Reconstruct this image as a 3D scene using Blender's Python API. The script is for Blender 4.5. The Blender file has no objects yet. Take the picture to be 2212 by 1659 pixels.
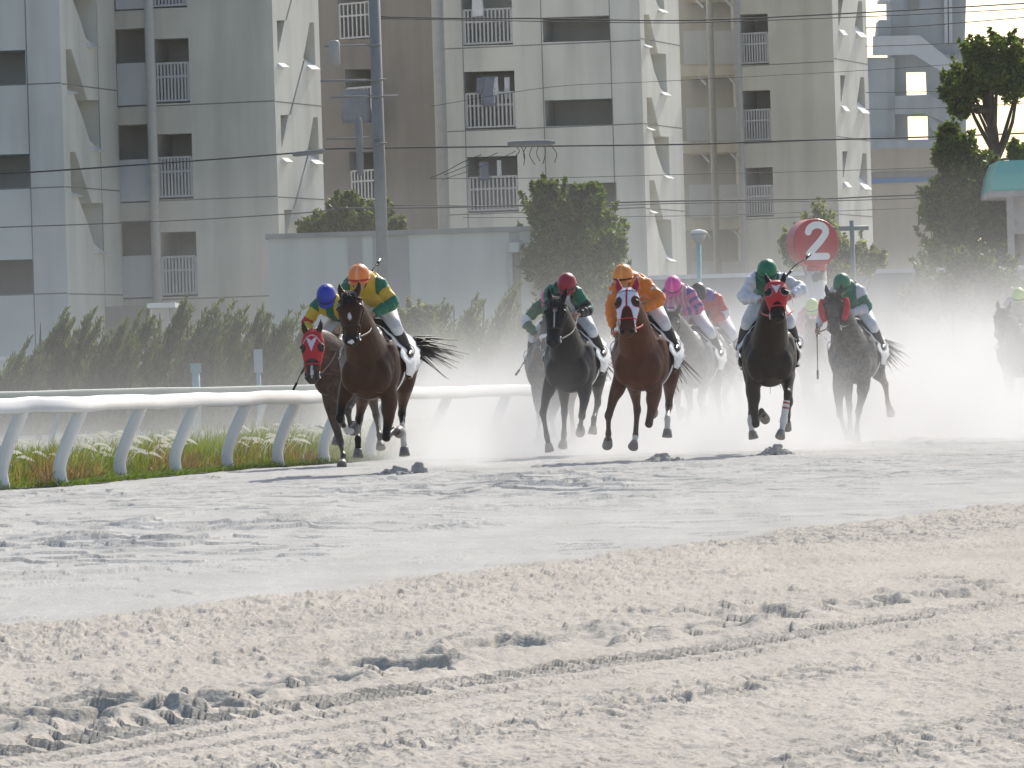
import bpy, math, random
import numpy as np
from mathutils import Vector, Matrix
from mathutils.geometry import tessellate_polygon
R = math.radians
scene = bpy.context.scene
COL = scene.collection
random.seed(7)
RNG = np.random.default_rng(7)

# ------------------------------------------------------------------ camera
# pixel units of measurement: the photograph viewed 2212 px wide
PW, PH, FD = 2212.0, 1659.0, 12500.0
CX, CY = PW / 2, PH / 2
CAMH, ROLL, PITCH = 0.85, 0.031, 13.5 / FD
C0 = np.array([0.0, 0.0, CAMH])
fwd = np.array([0, math.cos(PITCH), math.sin(PITCH)])
up0 = np.array([0, -math.sin(PITCH), math.cos(PITCH)])
xr = np.array([1.0, 0, 0])
camr = xr * math.cos(ROLL) - up0 * math.sin(ROLL)
camu = xr * math.sin(ROLL) + up0 * math.cos(ROLL)
cam_d = bpy.data.cameras.new('camera')
cam_d.sensor_width = 36.0
cam_d.sensor_fit = 'HORIZONTAL'
cam_d.lens = 36.0 * FD / PW
cam_d.clip_start = 0.5
cam_d.clip_end = 20000
cam = bpy.data.objects.new('camera', cam_d)
COL.objects.link(cam)
M3 = Matrix(((camr[0], camu[0], -fwd[0]), (camr[1], camu[1], -fwd[1]), (camr[2], camu[2], -fwd[2])))
cam.matrix_world = Matrix.Translation(C0) @ M3.to_4x4()
scene.camera = cam

# ------------------------------------------------------------------ world, sun, exposure
SUN_EL, SUN_AZ = 38.0, 22.0        # azimuth from the view axis (+Y), positive to the right
wd = bpy.data.worlds.new('World')
scene.world = wd
wd.use_nodes = True
wn = wd.node_tree
sky = wn.nodes.new('ShaderNodeTexSky')
sky.sky_type = 'NISHITA'
sky.sun_disc = False
sky.sun_elevation = R(SUN_EL)
sky.sun_rotation = R(SUN_AZ)
sky.dust_density = 2.3
sky.ozone_density = 0.5
sky.air_density = 1.0
bg = wn.nodes['Background']
bg.inputs['Strength'].default_value = 0.15
wn.links.new(sky.outputs['Color'], bg.inputs['Color'])
sd = bpy.data.lights.new('sun', 'SUN')
sd.energy = 4.1
sd.angle = R(0.5)
sd.color = (1.0, 0.955, 0.875)
sun = bpy.data.objects.new('sun', sd)
COL.objects.link(sun)
tosun = Vector((math.sin(R(SUN_AZ)) * math.cos(R(SUN_EL)), math.cos(R(SUN_AZ)) * math.cos(R(SUN_EL)), math.sin(R(SUN_EL))))
sun.rotation_euler = tosun.to_track_quat('Z', 'Y').to_euler()
sun.location = (0, 0, 60)
scene.view_settings.view_transform = 'Standard'
scene.view_settings.look = 'None'
scene.view_settings.gamma = 1
scene.view_settings.exposure = 0.08
scene.render.engine = 'CYCLES'
cy = scene.cycles
cy.use_denoising = True
cy.max_bounces = 8
cy.diffuse_bounces = 3
cy.glossy_bounces = 2
cy.transmission_bounces = 3
cy.transparent_max_bounces = 8
cy.volume_bounces = 2
cy.volume_step_rate = 1.0
cy.volume_max_steps = 160

# ------------------------------------------------------------------ measuring helpers
def ray(px, py):
    return fwd + camr * ((px - CX) / FD) - camu * ((py - CY) / FD)
def at(px, py, Y):
    d = ray(px, py)
    return C0 + d * (Y / d[1])
def ground(px, py):
    d = ray(px, py)
    return C0 + d * (-CAMH / d[2])
K = PW / 2592.0
def frame(ox, oy, k):
    return lambda x, y: ((ox + x / k) * K, (oy + y / k) * K)
fA = frame(720, 640, 2.86)
fB = frame(1300, 640, 3.073)
fC = frame(1720, 520, 2.514)
f4 = frame(0, 0, 1783 / 860)
f5 = frame(800, 0, 1659 / 800)
f6 = frame(1600, 0, 2165 / 992)
f7 = frame(0, 700, 2212 / 860)

def lin(r, g, b):
    def f(c):
        c /= 255.0
        return c / 12.92 if c <= 0.04045 else ((c + 0.055) / 1.055) ** 2.4
    return (f(r), f(g), f(b))

# ------------------------------------------------------------------ mesh helpers
class MB:
    def __init__(s):
        s.v = []; s.f = []; s.n = 0; s.col = []
    def add(s, v, f, col=None):
        v = np.asarray(v, float).reshape(-1, 3)
        s.v.append(v)
        s.f.extend([tuple(i + s.n for i in q) for q in f])
        s.n += len(v)
        if col is not None:
            s.col.append(np.tile(np.array(col[:3], float), (len(v), 1)) if np.ndim(col) == 1 else np.asarray(col, float))
    def verts(s):
        return np.concatenate(s.v) if s.v else np.zeros((0, 3))
    def box(s, lo, hi, col=None):
        x0, y0, z0 = lo; x1, y1, z1 = hi
        s.add([(x0, y0, z0), (x1, y0, z0), (x1, y1, z0), (x0, y1, z0), (x0, y0, z1), (x1, y0, z1), (x1, y1, z1), (x0, y1, z1)],
              [(0, 3, 2, 1), (4, 5, 6, 7), (0, 1, 5, 4), (1, 2, 6, 5), (2, 3, 7, 6), (3, 0, 4, 7)], col)
    def obox(s, c, ax, half, col=None):
        c = np.asarray(c, float); ax = [np.asarray(a, float) for a in ax]
        pts = []
        for k in (-1, 1):
            for j, i in ((-1, -1), (-1, 1), (1, 1), (1, -1)):
                pts.append(c + ax[0] * half[0] * i + ax[1] * half[1] * j + ax[2] * half[2] * k)
        s.add(pts, [(0, 3, 2, 1), (4, 5, 6, 7), (0, 1, 5, 4), (1, 2, 6, 5), (2, 3, 7, 6), (3, 0, 4, 7)], col)
    def rings(s, rings, caps=True, col=None, closed=True):
        rings = [np.asarray(r, float) for r in rings]
        m = len(rings[0]); v = np.concatenate(rings); f = []
        for i in range(len(rings) - 1):
            for j in range(m if closed else m - 1):
                a = i * m + j; b = i * m + (j + 1) % m
                f.append((a, b, b + m, a + m))
        if caps and closed:
            f.append(tuple(range(m - 1, -1, -1)))
            f.append(tuple((len(rings) - 1) * m + j for j in range(m)))
        s.add(v, f, col)
    def tube(s, pts, rad, n=14, ref=(0, 1, 0), col=None, caps=True, sup=2.0):
        pts = np.asarray(pts, float); rad = np.asarray(rad, float)
        if rad.ndim == 0: rad = np.full(len(pts), float(rad))
        if rad.ndim == 1: rad = np.stack([rad, rad], 1)
        rg = []
        for i in range(len(pts)):
            t = pts[min(i + 1, len(pts) - 1)] - pts[max(i - 1, 0)]
            t = t / (np.linalg.norm(t) + 1e-9)
            r = np.asarray(ref, float)
            l = r - t * np.dot(r, t)
            if np.linalg.norm(l) < 0.1:
                r = np.array([1.0, 0.2, 0.1]); l = r - t * np.dot(r, t)
            l /= np.linalg.norm(l)
            nn = np.cross(t, l)
            a = np.linspace(0, 2 * math.pi, n, endpoint=False)
            ca, sa = np.cos(a), np.sin(a)
            if sup != 2.0:
                ca = np.sign(ca) * np.abs(ca) ** (2 / sup); sa = np.sign(sa) * np.abs(sa) ** (2 / sup)
            rg.append(pts[i] + np.outer(ca, l) * rad[i, 0] + np.outer(sa, nn) * rad[i, 1])
        s.rings(rg, caps, col)
    def ell(s, c, r, axes=None, n=14, m=8, col=None):
        c = np.asarray(c, float)
        A = np.eye(3) if axes is None else np.asarray(axes, float)
        rg = []
        for i in range(m + 1):
            ph = math.pi * (i + 0.02 if i == 0 else (i - 0.02 if i == m else i)) / m
            a = np.linspace(0, 2 * math.pi, n, endpoint=False)
            p = np.stack([np.cos(a) * math.sin(ph) * r[0], np.sin(a) * math.sin(ph) * r[1], np.full(n, -math.cos(ph) * r[2])], 1)
            rg.append(c + p @ A)
        s.rings(rg, True, col)
    def mesh(s, name, off=(0, 0, 0)):
        me = bpy.data.meshes.new(name)
        v = s.verts() - np.asarray(off, float)
        me.from_pydata(v.tolist(), [], s.f)
        if s.col:
            put_col(me, np.concatenate(s.col))
        me.update()
        return me

def put_col(me, c, name='Col'):
    a = me.color_attributes.new(name, 'FLOAT_COLOR', 'POINT')
    d = np.ones((len(c), 4), np.float32); d[:, :3] = c
    a.data.foreach_set('color', d.ravel())

def smooth_path(pts, rad, sub=4):
    pts = np.asarray(pts, float); rad = np.asarray(rad, float)
    if rad.ndim == 1: rad = np.stack([rad, rad], 1)
    P = np.hstack([pts, rad]); out = []
    n = len(P)
    for i in range(n - 1):
        p0, p1, p2, p3 = P[max(i - 1, 0)], P[i], P[i + 1], P[min(i + 2, n - 1)]
        for k in range(sub):
            t = k / sub
            out.append(0.5 * ((2 * p1) + (-p0 + p2) * t + (2 * p0 - 5 * p1 + 4 * p2 - p3) * t * t + (-p0 + 3 * p1 - 3 * p2 + p3) * t ** 3))
    out.append(P[-1]); out = np.array(out)
    out[:, 3:] = np.maximum(out[:, 3:], 0.002)
    return out[:, :3], out[:, 3:]

def remesh(mb, voxel, it=3, name='body'):
    me = mb.mesh('tmp')
    o = bpy.data.objects.new('tmp', me); COL.objects.link(o)
    m = o.modifiers.new('r', 'REMESH'); m.mode = 'VOXEL'; m.voxel_size = voxel; m.use_smooth_shade = True
    if it:
        s = o.modifiers.new('s', 'SMOOTH'); s.factor = 0.5; s.iterations = it
    dg = bpy.context.evaluated_depsgraph_get()
    out = bpy.data.meshes.new_from_object(o.evaluated_get(dg))
    bpy.data.objects.remove(o); bpy.data.meshes.remove(me)
    out.name = name
    return out

def vco(me):
    a = np.zeros(len(me.vertices) * 3, np.float32)
    me.vertices.foreach_get('co', a)
    return a.reshape(-1, 3).astype(float)

def shade(me, on=True):
    me.polygons.foreach_set('use_smooth', [on] * len(me.polygons))
def mk(name, me, mat, parent=None, smooth=True, **props):
    if isinstance(me, MB):
        off = (0, 0, 0)
        if parent is not None and parent.get('_w'): off = parent.location
        me = me.mesh(name, off)
    if smooth: shade(me)
    if mat is not None and not me.materials:
        for m in (mat if isinstance(mat, (list, tuple)) else [mat]): me.materials.append(m)
    o = bpy.data.objects.new(name, me)
    COL.objects.link(o)
    if parent is not None: o.parent = parent
    for k, v in props.items(): o[k] = v
    return o
def thing(name, label, cat, loc=(0, 0, 0), group=None, worldverts=True):
    o = bpy.data.objects.new(name, None)
    o.empty_display_size = 0.2
    COL.objects.link(o); o.location = Vector([float(c) for c in loc])
    o['label'] = label; o['category'] = cat
    if group: o['group'] = group
    if worldverts: o['_w'] = 1
    return o

# ------------------------------------------------------------------ numpy noise
def vnoise(x, y, seed):
    r = np.random.default_rng(seed).random((256, 256))
    xi = np.floor(x).astype(int); yi = np.floor(y).astype(int)
    fx = x - xi; fy = y - yi
    fx = fx * fx * fx * (fx * (fx * 6 - 15) + 10); fy = fy * fy * fy * (fy * (fy * 6 - 15) + 10)
    g = lambda a, b: r[a & 255, b & 255]
    return (g(xi, yi) * (1 - fx) * (1 - fy) + g(xi + 1, yi) * fx * (1 - fy) + g(xi, yi + 1) * (1 - fx) * fy + g(xi + 1, yi + 1) * fx * fy) * 2 - 1
def fbm(x, y, seed, octv=4, gain=0.5):
    s = 0; a = 1; 
    for o in range(octv):
        s = s + a * vnoise(x * 2 ** o + 17.3 * o, y * 2 ** o + 5.1 * o, seed + o); a *= gain
    return s
def sstep(a, b, x):
    t = np.clip((x - a) / (b - a), 0, 1); return t * t * (3 - 2 * t)

# ------------------------------------------------------------------ materials
class NT:
    def __init__(s, name):
        s.m = bpy.data.materials.new(name); s.m.use_nodes = True
        s.t = s.m.node_tree; s.b = s.t.nodes['Principled BSDF']; s.out = s.t.nodes['Material Output']
    def n(s, typ, **kw):
        nd = s.t.nodes.new(typ)
        for k, v in kw.items():
            if k.startswith('i_'): nd.inputs[int(k[2:]) if k[2:].isdigit() else k[2:].replace('_', ' ')].default_value = v
            else: setattr(nd, k, v)
        return nd
    def l(s, a, b): s.t.links.new(a, b)
def mat(name, col, rough=0.6, var=0.12, scale=6.0, bump=0.0, bscale=None, attr=None, metal=0.0, spec=0.5, stain=0.0, sheen=0.0, coords='Object', transl=0.0, tint=(1.5, 1.5, 0.6, 1)):
    N = NT(name)
    tc = N.n('ShaderNodeTexCoord')
    nz = N.n('ShaderNodeTexNoise'); nz.inputs['Scale'].default_value = scale; nz.inputs['Detail'].default_value = 5
    N.l(tc.outputs[coords], nz.inputs['Vector'])
    mr = N.n('ShaderNodeMapRange'); mr.inputs['From Min'].default_value = 0.25; mr.inputs['From Max'].default_value = 0.75
    mr.inputs['To Min'].default_value = 1 - var; mr.inputs['To Max'].default_value = 1 + var
    N.l(nz.outputs['Fac'], mr.inputs['Value'])
    mul = N.n('ShaderNodeMix', data_type='RGBA', blend_type='MULTIPLY'); mul.inputs[0].default_value = 1
    if attr:
        at_ = N.n('ShaderNodeAttribute', attribute_name=attr); N.l(at_.outputs['Color'], mul.inputs[6])
    else:
        mul.inputs[6].default_value = (*col, 1)
    N.l(mr.outputs['Result'], mul.inputs[7])
    last = mul.outputs[2]
    if stain > 0:
        mp = N.n('ShaderNodeMapping'); mp.inputs['Scale'].default_value = (1.3, 1.3, 0.12)
        N.l(tc.outputs[coords], mp.inputs['Vector'])
        n2 = N.n('ShaderNodeTexNoise'); n2.inputs['Scale'].default_value = 1.0; n2.inputs['Detail'].default_value = 6
        N.l(mp.outputs[0], n2.inputs['Vector'])
        m2 = N.n('ShaderNodeMapRange'); m2.inputs['From Min'].default_value = 0.45; m2.inputs['From Max'].default_value = 0.75
        m2.inputs['To Min'].default_value = 1.0; m2.inputs['To Max'].default_value = 1 - stain
        N.l(n2.outputs['Fac'], m2.inputs['Value'])
        mu2 = N.n('ShaderNodeMix', data_type='RGBA', blend_type='MULTIPLY'); mu2.inputs[0].default_value = 1
        N.l(last, mu2.inputs[6]); N.l(m2.outputs['Result'], mu2.inputs[7]); last = mu2.outputs[2]
    N.l(last, N.b.inputs['Base Color'])
    N.b.inputs['Roughness'].default_value = rough
    N.b.inputs['Metallic'].default_value = metal
    N.b.inputs['Specular IOR Level'].default_value = spec
    if sheen: N.b.inputs['Sheen Weight'].default_value = sheen
    if bump:
        nb = N.n('ShaderNodeTexNoise'); nb.inputs['Scale'].default_value = bscale or scale * 3; nb.inputs['Detail'].default_value = 6
        N.l(tc.outputs[coords], nb.inputs['Vector'])
        bp = N.n('ShaderNodeBump'); bp.inputs['Strength'].default_value = bump; bp.inputs['Distance'].default_value = 0.02
        N.l(nb.outputs['Fac'], bp.inputs['Height']); N.l(bp.outputs[0], N.b.inputs['Normal'])
    if transl > 0:
        tr = N.n('ShaderNodeBsdfTranslucent'); mx = N.n('ShaderNodeMixShader'); mx.inputs[0].default_value = transl
        br = N.n('ShaderNodeMix', data_type='RGBA', blend_type='MULTIPLY'); br.inputs[0].default_value = 1
        N.l(last, br.inputs[6]); br.inputs[7].default_value = tint
        N.l(br.outputs[2], tr.inputs['Color'])
        N.l(N.b.outputs[0], mx.inputs[1]); N.l(tr.outputs[0], mx.inputs[2]); N.l(mx.outputs[0], N.out.inputs['Surface'])
    return N.m

M_WALL = mat('painted concrete cool', (0.69, 0.675, 0.605), 0.85, 0.08, 0.5, 0.12, 14, stain=0.22)
M_WALLW = mat('painted concrete warm', (0.62, 0.585, 0.505), 0.85, 0.10, 0.5, 0.12, 14, stain=0.24)
M_WALLB = mat('shade toned concrete brown grey', (0.255, 0.235, 0.215), 0.85, 0.10, 0.5, 0.12, 14, stain=0.24)  # deep shade on the middle block's recessed wing is put into this colour
M_WALLD = mat('bare concrete', (0.24, 0.235, 0.22), 0.9, 0.10, 0.5, 0.1, 12, stain=0.2)
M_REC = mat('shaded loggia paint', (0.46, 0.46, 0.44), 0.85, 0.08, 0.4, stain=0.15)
M_SILL = mat('white rendered sill', (0.75, 0.75, 0.72), 0.8, 0.05)
M_PANEL = mat('white balcony panel', (0.52, 0.54, 0.55), 0.6, 0.05, 1.0, stain=0.1)
M_RAILING = mat('galvanised railing', (0.50, 0.50, 0.50), 0.5, 0.06, metal=0.2)
M_PIPE = mat('grey drain pipe', (0.42, 0.41, 0.385), 0.6, 0.08)
M_STAIR = mat('blue grey concrete', (0.36, 0.39, 0.40), 0.85, 0.1, 0.4, stain=0.25)
M_BEIGE = mat('beige concrete', (0.42, 0.36, 0.28), 0.85, 0.1, 0.2, stain=0.2)
M_BLUE = mat('faded blue paint', (0.10, 0.20, 0.34), 0.7, 0.1)
M_HUT = mat('pale teal render', (0.60, 0.61, 0.55), 0.85, 0.06, 0.4, stain=0.12)
M_HUTB = mat('grey render band', (0.40, 0.385, 0.355), 0.85, 0.06, 0.4, stain=0.1)
M_CONC = mat('weathered concrete', (0.34, 0.34, 0.32), 0.9, 0.12, 0.5, 0.1, 10, stain=0.2)
M_POLE = mat('concrete pole', (0.26, 0.26, 0.25), 0.8, 0.08)
M_CABLE = mat('black cable sheath', (0.035, 0.035, 0.04), 0.6, 0.1)
M_WHITEPL = mat('white plastic rail', (0.66, 0.66, 0.65), 0.35, 0.04, 1.2, 0.05, 9, stain=0.08)
M_POSTW = mat('white plastic post', (0.80, 0.80, 0.79), 0.4, 0.05, 1.5, 0.05, 9, stain=0.12)
M_TEALR = mat('shade toned teal rail', (0.13, 0.18, 0.18), 0.6, 0.1, 1.0)  # dark tone stands for shade on the rear rail; the pipe frame shares it
M_TEAL = mat('teal painted metal', (0.20, 0.42, 0.44), 0.5, 0.08)
M_RED = mat('red enamel', (0.42, 0.025, 0.035), 0.4, 0.18, 3.0, stain=0.15)
M_WHITE = mat('white enamel', (0.78, 0.78, 0.76), 0.4, 0.05)
M_BLACK = mat('black leather', (0.012, 0.012, 0.014), 0.28, 0.1)
M_LEATHER = mat('dark leather', (0.02, 0.016, 0.014), 0.4, 0.15, 20)
M_CLOTHW = mat('white saddle cloth', (0.80, 0.80, 0.80), 0.75, 0.05, 8, 0.25, 7)
M_BREECH = mat('white breeches', (0.72, 0.72, 0.74), 0.6, 0.08, 10, 0.35, 14)
M_HOOF = mat('hoof horn', (0.20, 0.18, 0.165), 0.55, 0.2, 20)
M_STEEL = mat('bit steel', (0.6, 0.6, 0.6), 0.25, 0.05, metal=1.0)
M_REDSTRAP = mat('red webbing', (0.5, 0.03, 0.03), 0.5, 0.08)
M_COAT = mat('horse coat', None, 0.42, 0.22, 7, 0.45, 11, attr='Col', spec=0.2)
M_HAIR = mat('horse hair', None, 0.5, 0.25, 30, attr='Col')
M_SILK = mat('jockey silk', None, 0.5, 0.10, 8, 0.55, 11, attr='Col', sheen=0.1)
M_HOOD = mat('race hood fabric', None, 0.55, 0.08, 12, 0.2, 30, attr='Col')
M_CAP = mat('helmet cover', None, 0.42, 0.05, 6, 0.25, 7, attr='Col')
M_SKIN = mat('skin', (0.48, 0.29, 0.20), 0.5, 0.08, 12)
M_GLOVE = mat('goggle frame', (0.03, 0.03, 0.035), 0.3, 0.1)
M_LENS = mat('goggle lens', (0.05, 0.055, 0.06), 0.08, 0.02)
M_EYE = mat('eye', (0.008, 0.006, 0.005), 0.08, 0.02)
M_FLEECE = mat('red fleece', (0.55, 0.02, 0.035), 0.9, 0.2, 40, 0.6, 60)
M_BARK = mat('bark', (0.07, 0.055, 0.042), 0.9, 0.3, 5, 0.5, 9)
M_LEAF = mat('leaf', None, 0.55, 0.15, 2, attr='Col', transl=0.5)
M_GRASS = mat('grass blade', None, 0.6, 0.15, 2, attr='Col', transl=0.35)
M_PLUME = mat('grass plume', (0.88, 0.87, 0.83), 0.8, 0.06, transl=0.6, tint=(1.05, 1.05, 1.0, 1))
M_ROOFT = mat('turquoise roof', (0.18, 0.52, 0.45), 0.45, 0.06, 1.0)
M_LAMP = mat('lamp cover', (0.45, 0.46, 0.46), 0.4, 0.05)
M_WOODW = mat('flaking white paint', (0.48, 0.45, 0.43), 0.8, 0.2, 4, stain=0.3)
M_CLOD = mat('loose clod sand', (0.40, 0.375, 0.34), 0.95, 0.25, 14, 0.6, 30)  # slightly darker, rougher sand for the kicked piles

# ------------------------------------------------------------------ ground (one sheet out to the horizon)
TD = np.array([math.sin(R(19.4)), math.cos(R(19.4))])      # along the wheel tracks
def across(p): return p[..., 0] * TD[1] - p[..., 1] * TD[0]
def along(p): return p[..., 0] * TD[0] + p[..., 1] * TD[1]
g_b0, g_b1 = ground(0, 1365)[:2], ground(2212, 1085)[:2]
g_t0, g_t1 = ground(300, 1580)[:2], ground(2000, 1330)[:2]
def line_dist(P, a, b):
    d = (b - a) / np.linalg.norm(b - a)
    return (P[..., 0] - a[0]) * d[1] - (P[..., 1] - a[1]) * d[0]       # positive: nearer the camera
prints = [(440, 1517, 1.2), (670, 1472, .9), (865, 1440, 1.15), (1100, 1402, 1.2), (1425, 1366, 1.25), (1655, 1326, 1.2), (1885, 1308, .9), (2050, 1288, .9),
          (120, 1560, 1.2), (2120, 1268, .8), (880, 1372, .45), (1380, 1325, .5), (1700, 1278, .5), (2030, 1255, .6), (270, 1498, .5), (980, 1138, .9), (860, 1040, .9), (440, 1035, .8), (1600, 1500, .5), (1390, 1520, .5)]
def scarp(phi): return 1.0 - (phi - np.floor(phi))       # climbs abruptly going away, falls gently: shaded faces towards the camera
def heights(P):
    x, y = P[..., 0], P[..., 1]
    db = line_dist(P, g_b0, g_b1)
    near = sstep(-0.10, 0.12, db + 0.16 * fbm(x * 1.5, y * .6, 3, 3))          # 1 on the harrowed sand
    s, t = along(P), across(P)
    far = 1 - near
    dt = line_dist(P, g_t0, g_t1)
    # harrowed sand : short broken scarps a few centimetres long, in bands along the track
    bands = .45 + .55 * sstep(-.25, .45, vnoise(dt * 2.1, s * .05, 23) + .35 * vnoise(x * 1.2, y * .4, 24))
    bands = np.maximum(bands, np.exp(-((db - .55) / .55) ** 2) * 1.25)
    bands = bands * (1 - .55 * np.exp(-((db - 3.0) / .9) ** 2))
    m1 = sstep(-.05, .35, vnoise(x * 21 + y * 3, y * 5.5, 25)) ; m2 = sstep(-.15, .3, vnoise(x * 44 + y * 5, y * 10.0, 26))
    h = near * bands * (.014 * m1 * scarp(y * 3.6 + 1.2 * vnoise(x * 10, y * 2.6, 27)) + .010 * m2 * scarp(y * 7.5 + 1.3 * vnoise(x * 21, y * 6, 28)))
    h = h + near * (.003 * fbm(x * 30, y * 12, 11, 2) + .008 * fbm(x * 1.6, y * .6, 21, 2))
    # pale strip: nearly smooth, then churned in long shallow scarps under the runners
    churn = sstep(.8, 4.0, -db + 1.2 * vnoise(x * .7, y * .2, 5)) * far
    msk = sstep(-.25, .40, fbm(x * .45, y * .13, 57, 3)); m3 = sstep(-.30, .15, fbm(x * 1.3 + y * .1, y * .6, 58, 3)); m4 = sstep(-.2, .2, fbm(x * 2.6, y * 1.2, 59, 3))
    away = sstep(.1, 2.5, line_dist(P, ground(8, 1058)[:2], ground(703, 1002)[:2]))
    amp = churn * (1 + .25 * sstep(36, 60, y)) * (.30 + .40 * msk) * (.2 + .8 * away)
    h = h + amp * (.042 * m3 * scarp(y * .62 + .9 * fbm(x * 1.0, y * .35, 51, 3)) + .028 * m4 * scarp(y * 1.3 + 1.0 * fbm(x * 2.2, y * .8, 55, 3)) + .012 * fbm(x * 1.2, y * .5, 53, 4))
    h = h + far * (.010 * sstep(.30, .5, vnoise(x * 2.6, y * 1.1, 61)) * scarp(y * 1.1 + vnoise(x * 1.7, y * .5, 62)) + .0025 * fbm(x * 18, y * 8, 41, 2))
    h = h + .014 * np.exp(-((db - .12) / .14) ** 2) * (.5 + .8 * vnoise(x * 9, y * 4, 71))
    # wheel marks: combs of lugs
    for off, w, dep, per, brk in ((0.0, .16, .026, .13, 0), (.30, .045, .016, .075, 0), (.52, .05, .013, .085, .35), (1.05, .05, .012, .07, .6), (1.55, .09, .010, .11, .6), (2.2, .05, .011, .07, .6), (2.8, .10, .009, .12, .6), (-3.7, .12, .006, .1, .3)):
        u = dt - off + .03 * vnoise(s * .5, s * 0 + off * 9, 81)
        prof = sstep(w * 1.25, w * .7, np.abs(u))
        k = sstep(.1 - brk, .5 - brk, vnoise(s * .3, off * 7 + 3.3 + 0 * s, 83) + .5) if brk else (.55 + .45 * sstep(-.4, .3, vnoise(s * .8, off + 0 * s, 84)))
        h = h + k * prof * dep * (scarp(s / per + u * 4.0 + .9 * vnoise(s * 2.3, u * 6, 85)) - .55) * (.7 + .45 * sstep(-.3, .3, vnoise(s * 3.1, u * 9, 86)))
        h = h + k * dep * .45 * np.exp(-((np.abs(u) - w * 1.5) / (w * .4)) ** 2)
    # hoof prints
    for i, (px, py, sc) in enumerate(prints):
        c = ground(px, py)[:2]
        dx, dy = (x - c[0]), (y - c[1])
        m = (np.abs(dx) < 1.0) & (np.abs(dy) < 2.2)
        if not m.any(): continue
        xx, yy = dx[m] / sc, dy[m] / sc
        fac = 1.0 if py > 1180 else 1.4
        rr = np.sqrt((xx / .14) ** 2 + (yy / (.30 * fac)) ** 2) * (1 + .42 * fbm(xx * 9 + i * 7, yy * 4, 101 + i, 2))
        hole = -0.027 * sc * (1 - sstep(.86, 1.0, rr))
        rim = 0.018 * sc * np.exp(-((rr - 1.25) / .25) ** 2) * (0.4 + .9 * vnoise(xx * 11 + 3 * i, yy * 5, 131 + i))
        rough = sstep(2.6, 1.2, rr) * (.019 * sc) * sstep(-.1, .3, vnoise(xx * 9 + i, yy * 3, 151 + i)) * scarp(yy * 3.0 + .8 * vnoise(xx * 7 + i, yy * 2, 161 + i))
        h[m] += hole + rim + rough
    return h, near
u = np.concatenate([[-36, -30, -25, -20, -14, -8, -4, -2.2, -1.6], np.linspace(-1.2, 1.2, 940), [1.6, 2.2, 4, 8, 14, 20, 25, 30, 36]])
ypx = np.concatenate([np.linspace(4919 / 10.6, 4919 / 30, 720), np.linspace(4919 / 30.1, 4919 / 44, 400), np.linspace(4919 / 44.03, 4919 / 64, 640), np.linspace(4919 / 64.3, 4919 / 135, 120)])
yr = np.concatenate([[-200, -100, -40, -5, 4, 8, 9.8], 4919 / ypx, [150, 180, 230, 320, 500, 700]])
UU, YY = np.meshgrid(u, yr)
HWID = 0.0885 * np.clip(YY, 10, 140) * (1 + 0 * YY)
XX = UU * HWID
P2 = np.stack([XX, YY], -1)
hh, near_m = heights(P2)
fade = (np.abs(UU) < 1.25) & (YY > 9.9) & (YY < 136)
hh = np.where(fade, hh, -0.0)
hh = hh * (1 - sstep(95, 120, YY))
nr, nc = UU.shape
co = np.stack([XX, YY, hh], -1).reshape(-1, 3).astype(np.float32)
ii = np.arange((nr - 1) * (nc - 1)); ri, ci = ii // (nc - 1), ii % (nc - 1)
q = np.stack([ri * nc + ci, ri * nc + ci + 1, (ri + 1) * nc + ci + 1, (ri + 1) * nc + ci], 1).astype(np.int32)
me = bpy.data.meshes.new('ground')
me.vertices.add(len(co)); me.vertices.foreach_set('co', co.ravel())
me.loops.add(len(q) * 4); me.loops.foreach_set('vertex_index', q.ravel())
me.polygons.add(len(q)); me.polygons.foreach_set('loop_start', np.arange(0, len(q) * 4, 4, dtype=np.int32))
me.polygons.foreach_set('loop_total', np.full(len(q), 4, np.int32))
me.update(calc_edges=True)
aa = me.attributes.new('harrow', 'FLOAT', 'POINT'); aa.data.foreach_set('value', near_m.astype(np.float32).ravel())
N = NT('track sand')
tc = N.n('ShaderNodeTexCoord'); ga = N.n('ShaderNodeAttribute', attribute_name='harrow')
n1 = N.n('ShaderNodeTexNoise'); n1.inputs['Scale'].default_value = 0.9; n1.inputs['Detail'].default_value = 6
n2 = N.n('ShaderNodeTexNoise'); n2.inputs['Scale'].default_value = 90; n2.inputs['Detail'].default_value = 3
N.l(tc.outputs['Object'], n1.inputs[0]); N.l(tc.outputs['Object'], n2.inputs[0])
mp = N.n('ShaderNodeMapping'); mp.inputs['Rotation'].default_value = (0, 0, R(19.4)); mp.inputs['Scale'].default_value = (2.6, .18, 1)
N.l(tc.outputs['Object'], mp.inputs[0])
n3 = N.n('ShaderNodeTexNoise'); n3.inputs['Scale'].default_value = 1.0; n3.inputs['Detail'].default_value = 5; N.l(mp.outputs[0], n3.inputs[0])
mxa = N.n('ShaderNodeMix', data_type='RGBA'); mxa.inputs[6].default_value = (0.445, 0.438, 0.415, 1); mxa.inputs[7].default_value = (0.445, 0.414, 0.362, 1)
N.l(ga.outputs['Fac'], mxa.inputs[0])
def mulby(src, fac, lo, hi, f0=.3, f1=.7):
    mr = N.n('ShaderNodeMapRange'); mr.inputs['From Min'].default_value = f0; mr.inputs['From Max'].default_value = f1
    mr.inputs['To Min'].default_value = lo; mr.inputs['To Max'].default_value = hi
    N.l(fac, mr.inputs[0]); m = N.n('ShaderNodeMix', data_type='RGBA', blend_type='MULTIPLY'); m.inputs[0].default_value = 1
    N.l(src, m.inputs[6]); N.l(mr.outputs[0], m.inputs[7]); return m.outputs[2]
c_ = mulby(mxa.outputs[2], n1.outputs['Fac'], .93, 1.07)
c_ = mulby(c_, n2.outputs['Fac'], .78, 1.2)
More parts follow.
